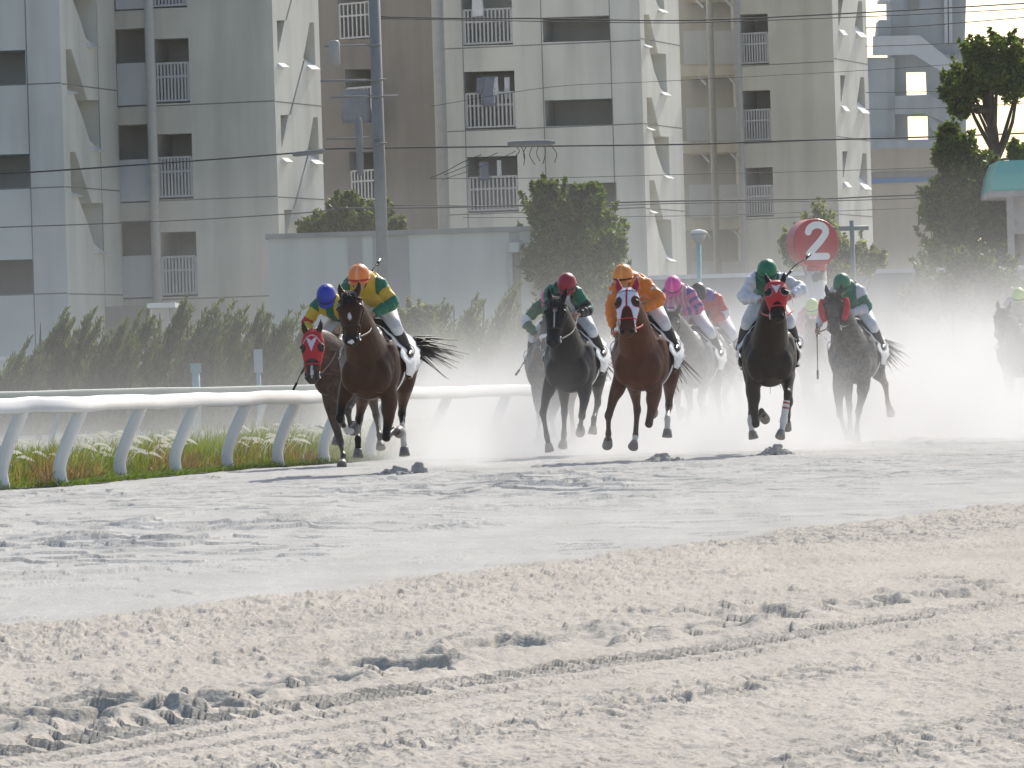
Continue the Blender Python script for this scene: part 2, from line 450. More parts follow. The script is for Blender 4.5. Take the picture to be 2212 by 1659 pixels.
c_ = mulby(c_, n3.outputs['Fac'], .92, 1.08)
N.l(c_, N.b.inputs['Base Color']); N.b.inputs['Roughness'].default_value = .95; N.b.inputs['Specular IOR Level'].default_value = .15
bp = N.n('ShaderNodeBump'); bp.inputs['Strength'].default_value = .5; bp.inputs['Distance'].default_value = .008
N.l(n2.outputs['Fac'], bp.inputs['Height']); N.l(bp.outputs[0], N.b.inputs['Normal'])
mk('sand_track', me, N.m, None, False, kind='structure')
#CUT1
# ------------------------------------------------------------------ horses
TSEC = np.array([  # x, z centre, half height, half width
    (0.91, 1.13, .10, .10), (0.84, 1.135, .24, .215), (0.70, 1.155, .36, .285), (0.48, 1.195, .405, .305), (0.22, 1.185, .385, .325),
    (-0.05, 1.205, .335, .335), (-0.30, 1.245, .31, .325), (-0.50, 1.27, .315, .31), (-0.68, 1.265, .29, .27), (-0.82, 1.25, .21, .19), (-0.90, 1.25, .09, .08)])
def tsec(x):
    xs = TSEC[::-1, 0]
    return [np.interp(x, xs, TSEC[::-1, k]) for k in (1, 2, 3)]
def tring(x, n=28, grow=0.0):
    zc, h, w = tsec(x)
    a = np.linspace(0, 2 * math.pi, n, endpoint=False)
    nar = 1 - (0.34 if x > .15 else 0.2) * np.clip(np.sin(a), 0, 1) ** 1.5
    return np.stack([np.full(n, x), (w + grow) * np.cos(a) * nar, zc + (h + grow) * np.sin(a)], 1)
HSEC = np.array([  # t, front, back, half width
    (-.10, .005, .05, .060), (0, .045, .12, .100), (.15, .065, .175, .125), (.30, .066, .20, .130), (.45, .055, .175, .110), (.60, .046, .12, .088),
    (.75, .043, .095, .075), (.88, .043, .085, .078), (.96, .032, .072, .070), (1.02, .004, .040, .044)])
def hsec(t): return [np.interp(t, HSEC[:, 0], HSEC[:, k]) for k in (1, 2, 3)]

class Horse:
    def __init__(s, px, Y, th):
        s.th = R(th); c, sn = math.cos(s.th), math.sin(s.th)
        s.head = np.array([-sn, -c, 0]); s.left = np.array([c, -sn, 0])
        p = at(px[0], px[1], Y); p = np.array([p[0], p[1], 0])
        s.o = p - .75 * s.head
    def L(s, p, xf):
        y = 0.0
        for _ in range(4):
            Yw = s.o[1] + xf * s.head[1] + y * s.left[1]
            P = at(p[0], p[1], Yw)
            y = (P[0] - s.o[0] - xf * s.head[0]) / s.left[0]
        return np.array([xf, y, P[2]])
    def solve(s, prev, p, Ln, sign):
        x = prev[0] + sign * Ln * .3
        for _ in range(6):
            q = s.L(p, x)
            d2 = Ln ** 2 - (q[1] - prev[1]) ** 2 - (q[2] - prev[2]) ** 2
            x = prev[0] + sign * math.sqrt(max(.0009, d2))
        return s.L(p, x)
    def W(s, l): return s.o + s.head * l[0] + s.left * l[1] + np.array([0, 0, l[2]])

PRE = {  # leg joints when the picture hides them: knee/hock, fetlock, hoof
    'RF': [(.86, -.16, .62), (.66, -.16, .40), (.56, -.16, .46)], 'LF': [(.92, .16, .66), (.74, .16, .42), (.66, .16, .44)],
    'RH': [(-.35, -.16, .55), (.02, -.15, .42), (.06, -.15, .26)], 'LH': [(-.78, .17, .60), (-.92, .17, .36), (-.98, .17, .20)]}
def seg_d(P, a, b):
    ab = b - a; t = np.clip(((P - a) @ ab) / (ab @ ab + 1e-9), 0, 1)
    return np.linalg.norm(P - (a + t[:, None] * ab), axis=1), t

def make_horse(H, cfg):
    root = bpy.data.objects.new('horse', None); COL.objects.link(root)
    root.location = H.o; root.rotation_euler = (0, 0, math.atan2(H.head[1], H.head[0]))
    root['label'] = cfg['label']; root['category'] = 'horse'; root['group'] = 'racehorses galloping along the sand track'
    mb = MB()
    mb.rings([tring(x) for x in TSEC[::-1, 0]])
    poll = H.L(cfg['poll'], cfg.get('pollx', 1.22)); muz = H.L(cfg['muz'], cfg.get('pollx', 1.22) + cfg.get('lean', .28))
    # neck
    n0 = np.array([.40, 0, 1.25]); n1 = np.array([.70, poll[1] * .10, 1.28 + .08 * (poll[2] - 1.7)])
    n3 = poll + np.array([-.03, 0, -.07]); n2 = n1 * .46 + n3 * .54 + np.array([0, 0, .03])
    p, r = smooth_path([n0, n1, n2, n3], [(.25, .32), (.225, .275), (.160, .205), (.108, .14)], 5)
    mb.tube(p, r, 18)
    # head
    a = muz - poll; HL = np.linalg.norm(a); a = a / HL
    l = np.array([0, 1.0, 0]) + np.array([0, 0, 1]) * cfg.get('tilt', 0); l = l - a * (l @ a); l /= np.linalg.norm(l)
    nf = np.cross(l, a)
    if nf[0] < 0: nf = -nf
    def hpt(t, psi, grow=0.0):
        f, b, w = hsec(t)
        sn = math.sin(psi); c = math.cos(psi)
        return poll + a * (t * HL) + l * ((w + grow) * c * (1 if sn < 0 else 1 - .12 * sn)) + nf * (((f if sn > 0 else b) + grow) * sn)
    def hring(t, n=28, grow=0.0): return [hpt(t, k * 2 * math.pi / n, grow) for k in range(n)]
    mb.rings([hring(t) for t in HSEC[:, 0]])
    for sgn in (-1, 1):
        mb.ell(poll + a * (.28 * HL) + l * sgn * .108 + nf * .034, (.036, .036, .036))        # brow
        mb.ell(poll + a * (.93 * HL) + l * sgn * .050 + nf * .018, (.030, .034, .034))           # nostril flare
        mb.ell((.76, sgn * .135, 1.06), (.13, .14, .20)); mb.ell((.52, sgn * .215, 1.16), (.2, .11, .28))
        mb.ell((-.52, sgn * .185, 1.22), (.30, .14, .27))
    # ears
    ears = []
    if cfg.get('ears', True):
        for sgn in (-1, 1):
            b0 = poll + a * (.0 * HL) + l * sgn * .072
            tip = b0 - a * .18 + l * sgn * .035 + nf * cfg.get('earf', .02)
            e = MB(); p, r = smooth_path([b0 + a * .05, b0, b0 * .5 + tip * .5 + l * sgn * .012, tip], [(.038, .026), (.042, .026), (.036, .018), (.004, .004)], 4)
            e.tube(p, r, 10, ref=l); ears.append(e)
            if not cfg.get('earhood'): mb.tube(p, r, 10, ref=l)
    # legs
    polys = {}; hoofs = []
    for nm in ('RF', 'LF', 'RH', 'LH'):
        sg = -1 if nm[0] == 'R' else 1; spec = cfg['legs'].get(nm)
        fore = nm[1] == 'F'
        st = np.array([.55, sg * .18, .93]) if fore else np.array(cfg.get('st' + nm, (-.34, sg * .20, .98)), float)
        if spec is None:
            j = [np.array(q) for q in PRE[nm]]; kn, ft, ho = j
        else:
            (k1, s1), (k2, s2), (k3, s3) = spec
            if fore:
                probe = H.L(k1, st[0] + .15)
                st[2] = min(.96, max(.80, probe[2] + .38)); st[1] = sg * min(.24, max(.12, abs(probe[1] * .6 + sg * .09)))
            kn = H.solve(st, k1, .43 if fore else .46, s1)
            ft = H.solve(kn, k2, .28 if fore else .36, s2)
            ho = H.solve(ft, k3, .19, s3)
        d = ho - ft; d = d / np.linalg.norm(d); cor = ft + d * max(.07, np.linalg.norm(ho - ft) - .085)
        if fore:
            mid = st * .5 + kn * .5 + np.array([0, sg * .01, 0]); mc = kn * .5 + ft * .5
            kdir = (kn - st) / np.linalg.norm(kn - st)
            pts = [(.58, sg * .16, 1.18), st, st * .72 + kn * .28, mid, kn - kdir * .07, kn, kn * .78 + ft * .22, mc, ft * .85 + kn * .15, ft, cor * .55 + ft * .45, cor]
            rad = [(.10, .15), (.090, .115), (.082, .094), (.062, .068), (.046, .048), (.050, .052), (.036, .040), (.030, .036), (.032, .038), (.040, .044), (.033, .036), (.042, .044)]
        else:
            mc = kn * .5 + ft * .5
            pts = [(-.56, sg * .15, 1.26), (st[0] * .6 - .2, sg * .19, 1.12), st, st * .6 + kn * .4, st * .2 + kn * .8, kn, kn * .8 + ft * .2, mc, ft * .87 + kn * .13, ft, cor * .55 + ft * .45, cor]
            rad = [(.13, .24), (.13, .22), (.110, .150), (.075, .098), (.046, .060), (.048, .062), (.038, .045), (.032, .038), (.034, .040), (.041, .046), (.034, .037), (.043, .045)]
        p, r = smooth_path(pts, rad, 3)
        mb.tube(p, r, 14)
        polys[nm] = [np.array(st, float), kn, ft, cor]
        hb = MB()
        fx = np.array([1.0, 0, 0]); fx = fx - d * (fx @ d)
        if np.linalg.norm(fx) < .3: fx = np.array([0, 0, 1.0]) - d * d[2]
        fx /= np.linalg.norm(fx); lx = np.cross(d, fx)
        rg = []
        for tt, wr, sr, sh in ((-.012, .040, .042, 0), (0, .046, .049, .0), (.045, .054, .060, .010), (.085, .060, .070, .020), (.088, .052, .060, .020)):
            an = np.linspace(0, 2 * math.pi, 16, endpoint=False)
            rg.append(cor + d * tt + fx * sh + np.outer(np.cos(an), lx) * wr + np.outer(np.sin(an), fx) * sr)
        hb.rings(rg); hoofs.append((nm, hb))
    me = remesh(mb, .0135, 9, 'horse_body')
    P = vco(me)
    base = np.array(cfg['coat'], float); pts_c = np.array(cfg.get('points', (.012, .010, .009)), float)
    C = np.tile(base, (len(P), 1))
    low = np.clip((P[:, 2] - 1.3) / .5, -1, 1)
    dap = fbm(P[:, 0] * 3 + P[:, 1], P[:, 2] * 3, 5, 3)
    C *= (1 + .15 * dap)[:, None]
    dmin = np.full(len(P), 9.0); kind = np.full(len(P), -1)
    for li, nm in enumerate(('RF', 'LF', 'RH', 'LH')):
        st, kn, ft, cor = polys[nm]
        segs = [(st, kn, 0, .10), (kn, ft, 1, .075), (ft, cor, 2, .075)]
        sock = cfg.get('socks', {}).get(nm)
        for a_, b_, lev, rr in segs:
            d, t = seg_d(P, a_, b_)
            if lev == 0: w = sstep(.45, .85, t) * (d < .10)
            else: w = (d < rr).astype(float)
            w = w * cfg.get('dark', 1.0)
            C = C * (1 - w[:, None]) + pts_c * w[:, None]
            if sock is not None:
                # sock: (level, from t)
                m = (d < rr) & ((lev > sock[0]) | ((lev == sock[0]) & (t > sock[1])))
                C[m] = np.array(sock[2] if len(sock) > 2 else (.62, .60, .57))
    # head markings
    q = P - poll; ta = (q @ a) / HL; la = q @ l; na = q @ nf
    onhead = (np.abs(la) < .18) & (na > -.25) & (na < .12) & (ta > -.3) & (ta < 1.1)
    mz = onhead * sstep(.70, .92, ta); C = C * (1 - mz[:, None] * .8) + pts_c * 1.6 * (mz[:, None] * .8)
    for sgn in (-1, 1):
        dn = np.linalg.norm(q - (a * .945 * HL + l * sgn * .056 + nf * .036), axis=1)
        C[dn < .024] = (.004, .003, .003)
    for (t0, t1, w, off) in cfg.get('marks', []):
        m = onhead & (na > 0) & (ta > t0) & (ta < t1) & (np.abs(la - off) < w * np.clip(1.3 - np.abs(ta - (t0 + t1) / 2) / (t1 - t0) * 1.8, .25, 1))
        C[m] = (.62, .60, .58)
    if cfg.get('dusty'):
        k = cfg['dusty']; spk = np.clip(fbm(P[:, 1] * 46 + P[:, 0] * 23, P[:, 2] * 46, 77, 2) * .35 + .45, 0, 1) * k * (1 - sstep(1.2, 1.9, P[:, 2]) * .6)
        C = C * (1 - spk[:, None]) + np.array((.32, .29, .25)) * spk[:, None]
    put_col(me, C)
    mk('body', me, M_COAT, root)
    for nm, hb in hoofs: mk('hoof', hb, M_HOOF, root)
    for sgn in (-1, 1):
        e = MB(); e.ell(poll + a * (.29 * HL) + l * sgn * .122 + nf * .034, (.025, .025, .025)); mk('eye', e, M_EYE, root)
    # mane
    hair = np.array(cfg.get('hair', (.010, .008, .008)))
    mn = MB(); rng = np.random.default_rng(abs(hash(cfg['label'])) % 9999)
    for k in range(150):
        t = rng.random(); c = n1 * (1 - t) + n3 * t + np.array([0, 0, 0]); 
        rz = .25 * (1 - t) + .135 * t
        up = np.array([-.45, 0, .9]) if poll[2] > 1.75 else np.array([-.25, 0, .97])
        b = c + up * rz + np.array([0, rng.normal() * .015, 0])
        b += np.array([0, 0, -.02])
        d = np.array([-.8 + rng.normal() * .15, rng.normal() * .3, .25 + rng.normal() * .2]); ln = .07 + .06 * rng.random()
        mn.tube([b, b + d * ln * .6, b + d * ln + np.array([-.03, rng.normal() * .02, -.05])], [.007, .006, .001], 4, col=hair * (.7 + .7 * rng.random()), caps=False)
    mk('mane', mn, M_HAIR, root)
    if not cfg.get('hood'):
        mn = MB()
        for k in range(46):
            b = poll - a * .02 + l * rng.normal() * .03 + nf * .03
            e = b + a * (.12 + .10 * rng.random()) + l * rng.normal() * .035 + nf * (.035 + .02 * rng.random())
            mn.tube([b, b * .5 + e * .5 + nf * .03, e], [.007, .006, .001], 4, col=hair * (.7 + .7 * rng.random()), caps=False)
        mk('forelock', mn, M_HAIR, root)
    # tail : streaming out behind
    tl = MB(); tdir = cfg.get('tail', (-1, .25, -.35))
    for k in range(110):
        b = np.array([-.86, rng.normal() * .02, 1.36 + rng.normal() * .02])
        d = np.array(tdir) / np.linalg.norm(tdir) + rng.normal(size=3) * .13
        ln = .45 + .35 * rng.random()
        mid = b + d * ln * .45 + np.array([0, 0, .05]); e = b + d * ln + np.array([0, rng.normal() * .05, -.06 * rng.random()])
        p, r = smooth_path([b, mid, e], [.012, .009, .0015], 3); tl.tube(p, r, 4, col=hair * (.7 + .8 * rng.random()), caps=False)
    mk('tail', tl, M_HAIR, root)
    # saddle cloth
    sc = MB(); rg = []
    for x in np.linspace(-.50, .46, 17):
        zc, h, w = tsec(x); row = []
        u = (x + .50) / .96
        lowz = 1.02 + .16 * abs(u - .42) ** 1.2 + .10 * sstep(.75, 1, u)
        aend = -math.asin(min(.95, max(-.2, (zc - lowz) / h)))
        for k in range(29):
            ang = aend + (math.pi - 2 * aend) * k / 28
            nar = 1 - (0.34 if x > .15 else 0.2) * max(0, math.sin(ang)) ** 1.5
            fl = .030 + .018 * math.sin(k * 2.1 + x * 17) + (.014 if k < 4 or k > 24 else 0) * (1 + .8 * math.sin(x * 23 + k))
            row.append((x, (w + fl) * math.cos(ang) * nar, zc + (h + .016) * math.sin(ang)))
        rg.append(row)
    outer = rg; inner = [[(p[0], p[1] * .985, p[2] - .008) for p in row] for row in rg]
    m = 29; nn = len(rg)
    v = [p for row in outer for p in row] + [p for row in inner for p in row]; f = []
    for i in range(nn - 1):
        for j in range(m - 1):
            a0 = i * m + j; f.append((a0, a0 + 1, a0 + m + 1, a0 + m)); b0 = a0 + nn * m; f.append((b0, b0 + m, b0 + m + 1, b0 + 1))
    for i in range(nn - 1):
        for j in (0, m - 1):
            a0 = i * m + j; f.append((a0, a0 + m, a0 + m + nn * m, a0 + nn * m))
    for j in range(m - 1):
        for i in (0, nn - 1):
            a0 = i * m + j; f.append((a0, a0 + 1, a0 + 1 + nn * m, a0 + nn * m))
    sc.add(v, f); mk('saddlecloth', sc, M_CLOTHW, root)
    # saddle, girth, stirrup leathers and irons
    sd_ = MB(); rg = []
    for x, hgt in ((-.28, .02), (-.24, .065), (-.1, .05), (.06, .045), (.18, .075), (.24, .02)):
        zc, h, w = tsec(x); row = []
        for k in range(13):
            ang = R(38) + R(104) * k / 12
            row.append((x, (w + .03) * math.cos(ang) * .82, zc + (h + .02 + hgt) * math.sin(ang)))
        low_ = [(p[0], p[1] * .97, p[2] - hgt - .01) for p in row[::-1]]
        rg.append(row + low_)
    sd_.rings(rg); mk('saddle', sd_, M_LEATHER, root)
    gt = MB()
    zc, h, w = tsec(.27); an = np.linspace(R(-165), R(-15), 24)
    for s_ in (0,):
        row = [[(x, (w + .014) * math.cos(t), zc + (h + .014) * math.sin(t)) for t in an] for x in (.23, .31)]
        v = row[0] + row[1]; gt.add(v, [(k, k + 1, k + 25, k + 24) for k in range(23)])
    g = mk('girth', gt, M_CLOTHW, root)
    # bridle, bit, reins
    br = MB(); cr = [hpt(.64, k * 2 * math.pi / 20, .006) for k in range(21)]
    br.tube(cr, .009, 6, ref=a)
    cr = [hpt(.10, k * 2 * math.pi / 20, .006) for k in range(21)]
    if not cfg.get('hood'): br.tube(cr, .009, 6, ref=a)
    for sgn in (0, math.pi):
        br.tube([hpt(t, sgn + (-.25 if sgn == 0 else .25), .007) for t in (.1, .3, .5, .64, .84)], .008, 6, ref=nf)
    mk('bridle', br, M_REDSTRAP if cfg.get('redbridle') else M_LEATHER, root)
    bits = []
    for sgn in (-1, 1):
        c = hpt(.86, 0 if sgn > 0 else math.pi, .012); an = np.linspace(0, 2 * math.pi, 13)
        b_ = MB(); b_.tube([c + a * math.cos(t) * .035 + nf * math.sin(t) * .035 for t in an], .006, 6, ref=l); bits.append(c)
        mk('bit_ring', b_, M_STEEL, root)
    if cfg.get('noseband'):
        nb = MB(); nb.tube([hpt(.62, k * 2 * math.pi / 24, .022) for k in range(25)], .028, 8, ref=a); mk('noseband', nb, cfg['noseband'], root)
    if cfg.get('fleece'):
        for sgn in (-1, 1):
            c1 = hpt(.13, 0 if sgn > 0 else math.pi, .035); c2 = hpt(.66, 0 if sgn > 0 else math.pi, .045)
            fl = MB(); p, r = smooth_path([c1, c1 * .7 + c2 * .3 + l * sgn * .02, c1 * .3 + c2 * .7 + l * sgn * .02, c2], [(.035, .04), (.045, .05), (.045, .05), (.035, .04)], 4)
            fl.tube(p, r, 12, ref=l); mk('cheek_roll', fl, M_FLEECE, root)
    # hood
    if cfg.get('hood'):
        hc = cfg['hood']; T = np.linspace(-.085, hc.get('end', .60), 70); n = 100
        rows = []; cols = []
        for t in T:
            row = []
            for k in range(n):
                psi = 2 * math.pi * k / n
                sn = math.sin(psi)
                # muzzle opening is cut higher on the front of the face
                te = min(t, hc.get('end', .60)) - 0
                tt = -.085 + (t + .085) * (1 - hc.get('arch', .25) * max(0, sn) ** 2)
                row.append(hpt(tt, psi, .010)); cols.append(hc['paint'](tt, psi, hsec(tt)[2] * math.cos(psi)))
            rows.append(row)
        hb = MB(); hb.rings(rows, False, np.array(cols)); mk('hood', hb, M_HOOD, root)
        if cfg.get('earhood'):
            for e in ears:
                e.col = [np.tile(np.array(cfg['earhood']), (e.n, 1))]; mk('ear_cover', e, M_HOOD, root)
    if cfg.get('bandage'):
        st, kn, ft, cor = polys[cfg['bandage']]
        bd = MB(); cols = []
        T = np.linspace(.22, .98, 24); rg = []
        for t in T:
            rg.append((kn * (1 - t) + ft * t, .040 if t < .8 else .046))
        bd.tube([p for p, _ in rg], [r for _, r in rg], 14)
        cc = np.array([((.5, .05, .05) if (.26 < t < .34 or .42 < t < .5) else (.7, .69, .66)) for t in T])
        bd.col = [np.repeat(cc, 14, 0)]; mk('leg_bandage', bd, M_HOOD, root)
    return root, dict(poll=poll, bits=bits, a=a, l=l, nf=nf)

# ------------------------------------------------------------------ jockeys
def ik(sh, hd, l1, l2, pole):
    d = hd - sh; D = np.linalg.norm(d); D2 = min(D, l1 + l2 - .002); u = d / D
    x = (l1 * l1 - l2 * l2 + D2 * D2) / (2 * D2); h = math.sqrt(max(0, l1 * l1 - x * x))
    p = np.array(pole, float); p = p - u * (p @ u); p /= np.linalg.norm(p)
    return sh + u * x * (D / D2) + p * h

def make_jockey(H, hroot, info, cfg):
    hx = cfg.get('hx', .60)
    hd = H.L(cfg['cap'], hx)                      # centre of the helmet
    # the helmet centre as measured: skull centre a little lower
    y = hd[1]
    ch = np.array([.36, y * .85 + cfg.get('dy', 0), hd[2] - cfg.get('drop', .12)])
    hip = np.array([-.14, y * .35 + cfg.get('dy', 0) * .6, max(1.72, min(1.80, hd[2] - .32))])
    seat = np.array([-.05, 0, 1.55])
    root = bpy.data.objects.new('person', None); COL.objects.link(root)
    root.location = Vector(H.W(seat)); root.rotation_euler = hroot.rotation_euler
    root['label'] = cfg['label']; root['category'] = 'person'; root['group'] = 'jockeys riding the racehorses'
    O = lambda mb: mb  # vertices are shifted when meshes are made
    pitch = cfg.get('pitch', .5)                 # how far the face looks down
    fz = np.array([math.cos(pitch), 0, -math.sin(pitch)]); uz = np.array([math.sin(pitch), 0, math.cos(pitch)])
    yaw = cfg.get('yaw', 0); cyw, syw = math.cos(yaw), math.sin(yaw)
    rotz = lambda v: np.array([v[0] * cyw - v[1] * syw, v[0] * syw + v[1] * cyw, v[2]])
    fz = rotz(fz); uz = rotz(uz); lz = np.cross(uz, fz)
    roll = cfg.get('roll', 0); uz, lz = uz * math.cos(roll) + lz * math.sin(roll), lz * math.cos(roll) - uz * math.sin(roll)
    neck = ch + np.array([.08, 0, .05]); sk = hd - uz * .035
    sh = {s_: ch + np.array([.03, s_ * .155, .015]) for s_ in (-1, 1)}
    hands = {}; elb = {}
    for s_ in (-1, 1):
        key = 'LH' if s_ > 0 else 'RH'
        hands[s_] = H.L(cfg[key], cfg.get(key + 'x', .66)) if key in cfg else np.array([.70, s_ * .10 + y * .3, 1.64])
        elb[s_] = ik(sh[s_], hands[s_], .28, .27, cfg.get('pole' + key[0], (-.3, s_ * 1.0, -.35)))
    knee = {}; ank = {}; toe = {}
    for s_ in (-1, 1):
        knee[s_] = np.array([.31, s_ * .235, 1.58]) + np.array(cfg.get('kn', (0, 0, 0)))
        ank[s_] = np.array([.05, s_ * .335, 1.285]); toe[s_] = ank[s_] + np.array([.17, s_ * .02, -.035])
    # --- skin: one continuous body
    b = MB()
    p, r = smooth_path([hip, hip * .5 + ch * .5 + np.array([0, 0, .03]), ch, neck, sk - uz * .05 - fz * .02], [(.12, .09), (.125, .09), (.14, .09), (.055, .055), (.05, .052)], 4); b.tube(p, r * .92, 14)
    hs = [(-.118, .032, .03, .022), (-.105, .045, .045, .018), (-.07, .060, .070, .008), (-.02, .070, .088, 0), (.04, .074, .094, -.004), (.085, .062, .08, -.008), (.112, .03, .04, -.01)]
    rg = []
    for h_, w_, d_, o_ in hs:
        an = np.linspace(0, 2 * math.pi, 18, endpoint=False)
        rg.append(sk + uz * h_ + fz * (o_ + .01) + np.outer(np.cos(an), lz) * w_ + np.outer(np.sin(an), fz) * d_)
    b.rings(rg)
    b.tube([sk + uz * .005 + fz * .09, sk - uz * .03 + fz * .108, sk - uz * .042 + fz * .098], [(.009, .012), (.014, .014), (.013, .010)], 8, ref=lz)
    b.tube([sk - uz * .068 + fz * .084 - lz * .022, sk - uz * .068 + fz * .092, sk - uz * .068 + fz * .084 + lz * .022], [.006, .008, .006], 8, ref=uz)
    for s_ in (-1, 1):
        b.ell(sk - uz * .015 + lz * s_ * .075, (.022, .012, .032), [fz, lz, uz])
        p, r = smooth_path([ch, sh[s_], elb[s_], hands[s_]], [.07, .055, .038, .026], 4); b.tube(p, r, 10)
        b.tube([hip, hip * .6 + knee[s_] * .4, knee[s_], knee[s_] * .5 + ank[s_] * .5, ank[s_]], [.09, .07, .045, .035, .028], 10)
        # hand : palm and five curled fingers round the rein
        fd = hands[s_] - elb[s_]; fd /= np.linalg.norm(fd); up = np.array([0, 0, 1.0]); up = up - fd * (up @ fd); up /= np.linalg.norm(up); inn = np.cross(fd, up) * (1 if s_ > 0 else -1)
        if inn[1] * s_ > 0: inn = -inn
        pc = hands[s_] + fd * .045
        b.tube([hands[s_], pc, pc + fd * .03], [(.024, .020), (.038, .017), (.036, .014)], 10, ref=up)
        for k in range(4):
            q0 = pc + fd * .03 + up * (.028 - .019 * k); ln = (.034, .038, .035, .028)[k]
            q1 = q0 + fd * ln * .7 + inn * .006; q2 = q1 + inn * ln * .9 - fd * .004; q3 = q2 - fd * ln * .75
            b.tube([q0, q1, q2, q3], [.0095, .009, .0085, .007], 7, ref=up)
        q0 = pc - fd * .01 + up * .036; b.tube([q0, q0 + fd * .03 + up * .008 + inn * .012, q0 + fd * .05 - up * .004 + inn * .026], [.012, .0105, .008], 7, ref=inn)
    me = remesh(b, .0085, 2, 'jockey_body'); 
    def fin(me_or_mb, name, mats):
        if isinstance(me_or_mb, MB): me_ = me_or_mb.mesh(name, seat)
        else:
            me_ = me_or_mb; me_.transform(Matrix.Translation(Vector(-seat)))
        return mk(name, me_, mats, root)
    P = vco(me)
    fin(me, 'body', M_SKIN)
    # --- jersey
    j = MB(); back = hip * .55 + ch * .45 + np.array([0, 0, .07])
    p, r = smooth_path([hip + np.array([-.02, 0, .02]), back, ch + np.array([0, 0, .015]), neck + np.array([-.02, 0, .015]), sk - uz * .055 - fz * .05], [(.155, .12), (.178, .15), (.186, .155), (.122, .11), (.078, .075)], 5); j.tube(p, r, 20)
    arms = {}
    for s_ in (-1, 1):
        wr = hands[s_] * .93 + elb[s_] * .07
        p, r = smooth_path([ch * .5 + sh[s_] * .5, sh[s_], sh[s_] * .5 + elb[s_] * .5, elb[s_], elb[s_] * .45 + wr * .55, wr], [.098, .088, .074, .069, .062, .040], 5)
        p = p + np.stack([.012 * np.sin(np.arange(len(p)) * 2.2 + s_)] * 3, 1) * np.array([.5, .4, 1])
        r = r * (1 + .09 * np.sin(np.arange(len(p)) * 1.9))[:, None]
        j.tube(p, r, 14); arms[s_] = wr
    me = remesh(j, .011, 2, 'jersey'); P = vco(me); colr = np.zeros((len(P), 3))
    dA = {}
    for s_ in (-1, 1):
        d1, t1 = seg_d(P, sh[s_], elb[s_]); d2, t2 = seg_d(P, elb[s_], arms[s_])
        dA[s_] = (np.minimum(d1, d2), np.where(d1 < d2, t1 * .5, .5 + t2 * .5))
    dt, tt = seg_d(P, hip, ch + np.array([.03, 0, 0]))
    for i in range(len(P)):
        s_ = -1 if dA[-1][0][i] < dA[1][0][i] else 1
        d, t = dA[s_][0][i], dA[s_][1][i]
        arm = d < .105 and (P[i] - ch)[1] * s_ > .135 or (d < .09 and t > .45)
        colr[i] = cfg['silk'](bool(arm), s_, t, P[i] - ch)
    put_col(me, colr); fin(me, 'jersey', M_SILK)
    # --- breeches
    bq = MB()
    p, r = smooth_path([hip * .7 + ch * .3 + np.array([0, 0, .0]), hip + np.array([.01, 0, .01]), hip + np.array([-.10, 0, -.03])], [(.135, .10), (.170, .13), (.11, .09)], 4); bq.tube(p, r, 16)
    for s_ in (-1, 1):
        p, r = smooth_path([hip + np.array([-.02, s_ * .07, 0]), hip * .55 + knee[s_] * .45 + np.array([0, s_ * .03, .02]), knee[s_], knee[s_] * .72 + ank[s_] * .28], [.13, .098, .072, .058], 5); bq.tube(p, r, 14)
    me = remesh(bq, .0115, 2, 'breeches'); fin(me, 'breeches', cfg.get('breech', M_BREECH))
    for s_ in (-1, 1):
        bo = MB(); kn, an_, to = knee[s_], ank[s_], toe[s_]
        p, r = smooth_path([kn * .98 + an_ * .02, kn * .55 + an_ * .45, kn * .2 + an_ * .8, an_, an_ * .5 + to * .5, to], [(.062, .066), (.060, .066), (.045, .05), (.046, .05), (.044, .04), (.022, .018)], 4)
        bo.tube(p, r, 14)
        heel = an_ + np.array([-.03, 0, -.05]); bo.ell(heel, (.04, .035, .04))
        fin(bo, 'boot', M_BLACK)
        ir = MB(); c = an_ * .5 + to * .5; 
        ir.tube([c + np.array([0, math.sin(t) * .06, .03 + math.cos(t) * .075]) for t in np.linspace(0, 2 * math.pi, 15)], .006, 6, ref=(1, 0, 0))
        o_ = ir.mesh('stirrup'); mk('stirrup', o_, M_STEEL, hroot)
        sl = MB(); sl.tube([c + np.array([0, 0, .10]), c * .5 + np.array([.08, s_ * .26, 1.5]) * .5 + np.array([0, s_ * .02, 0]), (.08, s_ * .22, 1.52)], [(.004, .011)] * 3, 6, ref=(0, 1, 0)); mk('stirrup_leather', sl, M_LEATHER, hroot)
    # --- helmet with peak, seam and band ; goggles
    cap = np.array(cfg['capcol'], float)
    h = MB(); rg = []; n = 24; cl = []
    R0 = .122
    for k in range(15):
        ph = R(-32) + (R(89.5) - R(-32)) * k / 14
        an = np.linspace(0, 2 * math.pi, n, endpoint=False)
        cr = math.cos(ph); zz = math.sin(ph)
        rg.append(hd + uz * (zz * R0 * 1.03) + np.outer(np.cos(an), lz) * (R0 * .96 * cr) + np.outer(np.sin(an), fz) * (R0 * 1.12 * cr) * np.where(np.sin(an) > 0, 1, 1.03)[:, None])
        cc = np.tile(cap, (n, 1))
        if cfg.get('capseg') is not None:
            for q in range(0, n, 6): cc[q] = cfg['capseg']
        cl.append(cc)
    h.rings(rg, True, np.concatenate(cl))
    inner = MB()
    # peak
    row0 = []; row1 = []
    for k in range(13):
        an = R(25) + R(130) * k / 12
        b0 = hd - uz * .040 + lz * math.cos(an) * R0 * .93 + fz * math.sin(an) * R0 * 1.08
        row0.append(b0); row1.append(b0 + (fz * math.sin(an) * .045 + lz * math.cos(an) * .012) * math.sin(an) - uz * .024)
    for dz in (0, 1):
        pass
    v = row0 + row1 + [q - uz * .008 for q in row0] + [q - uz * .006 for q in row1]; f = []
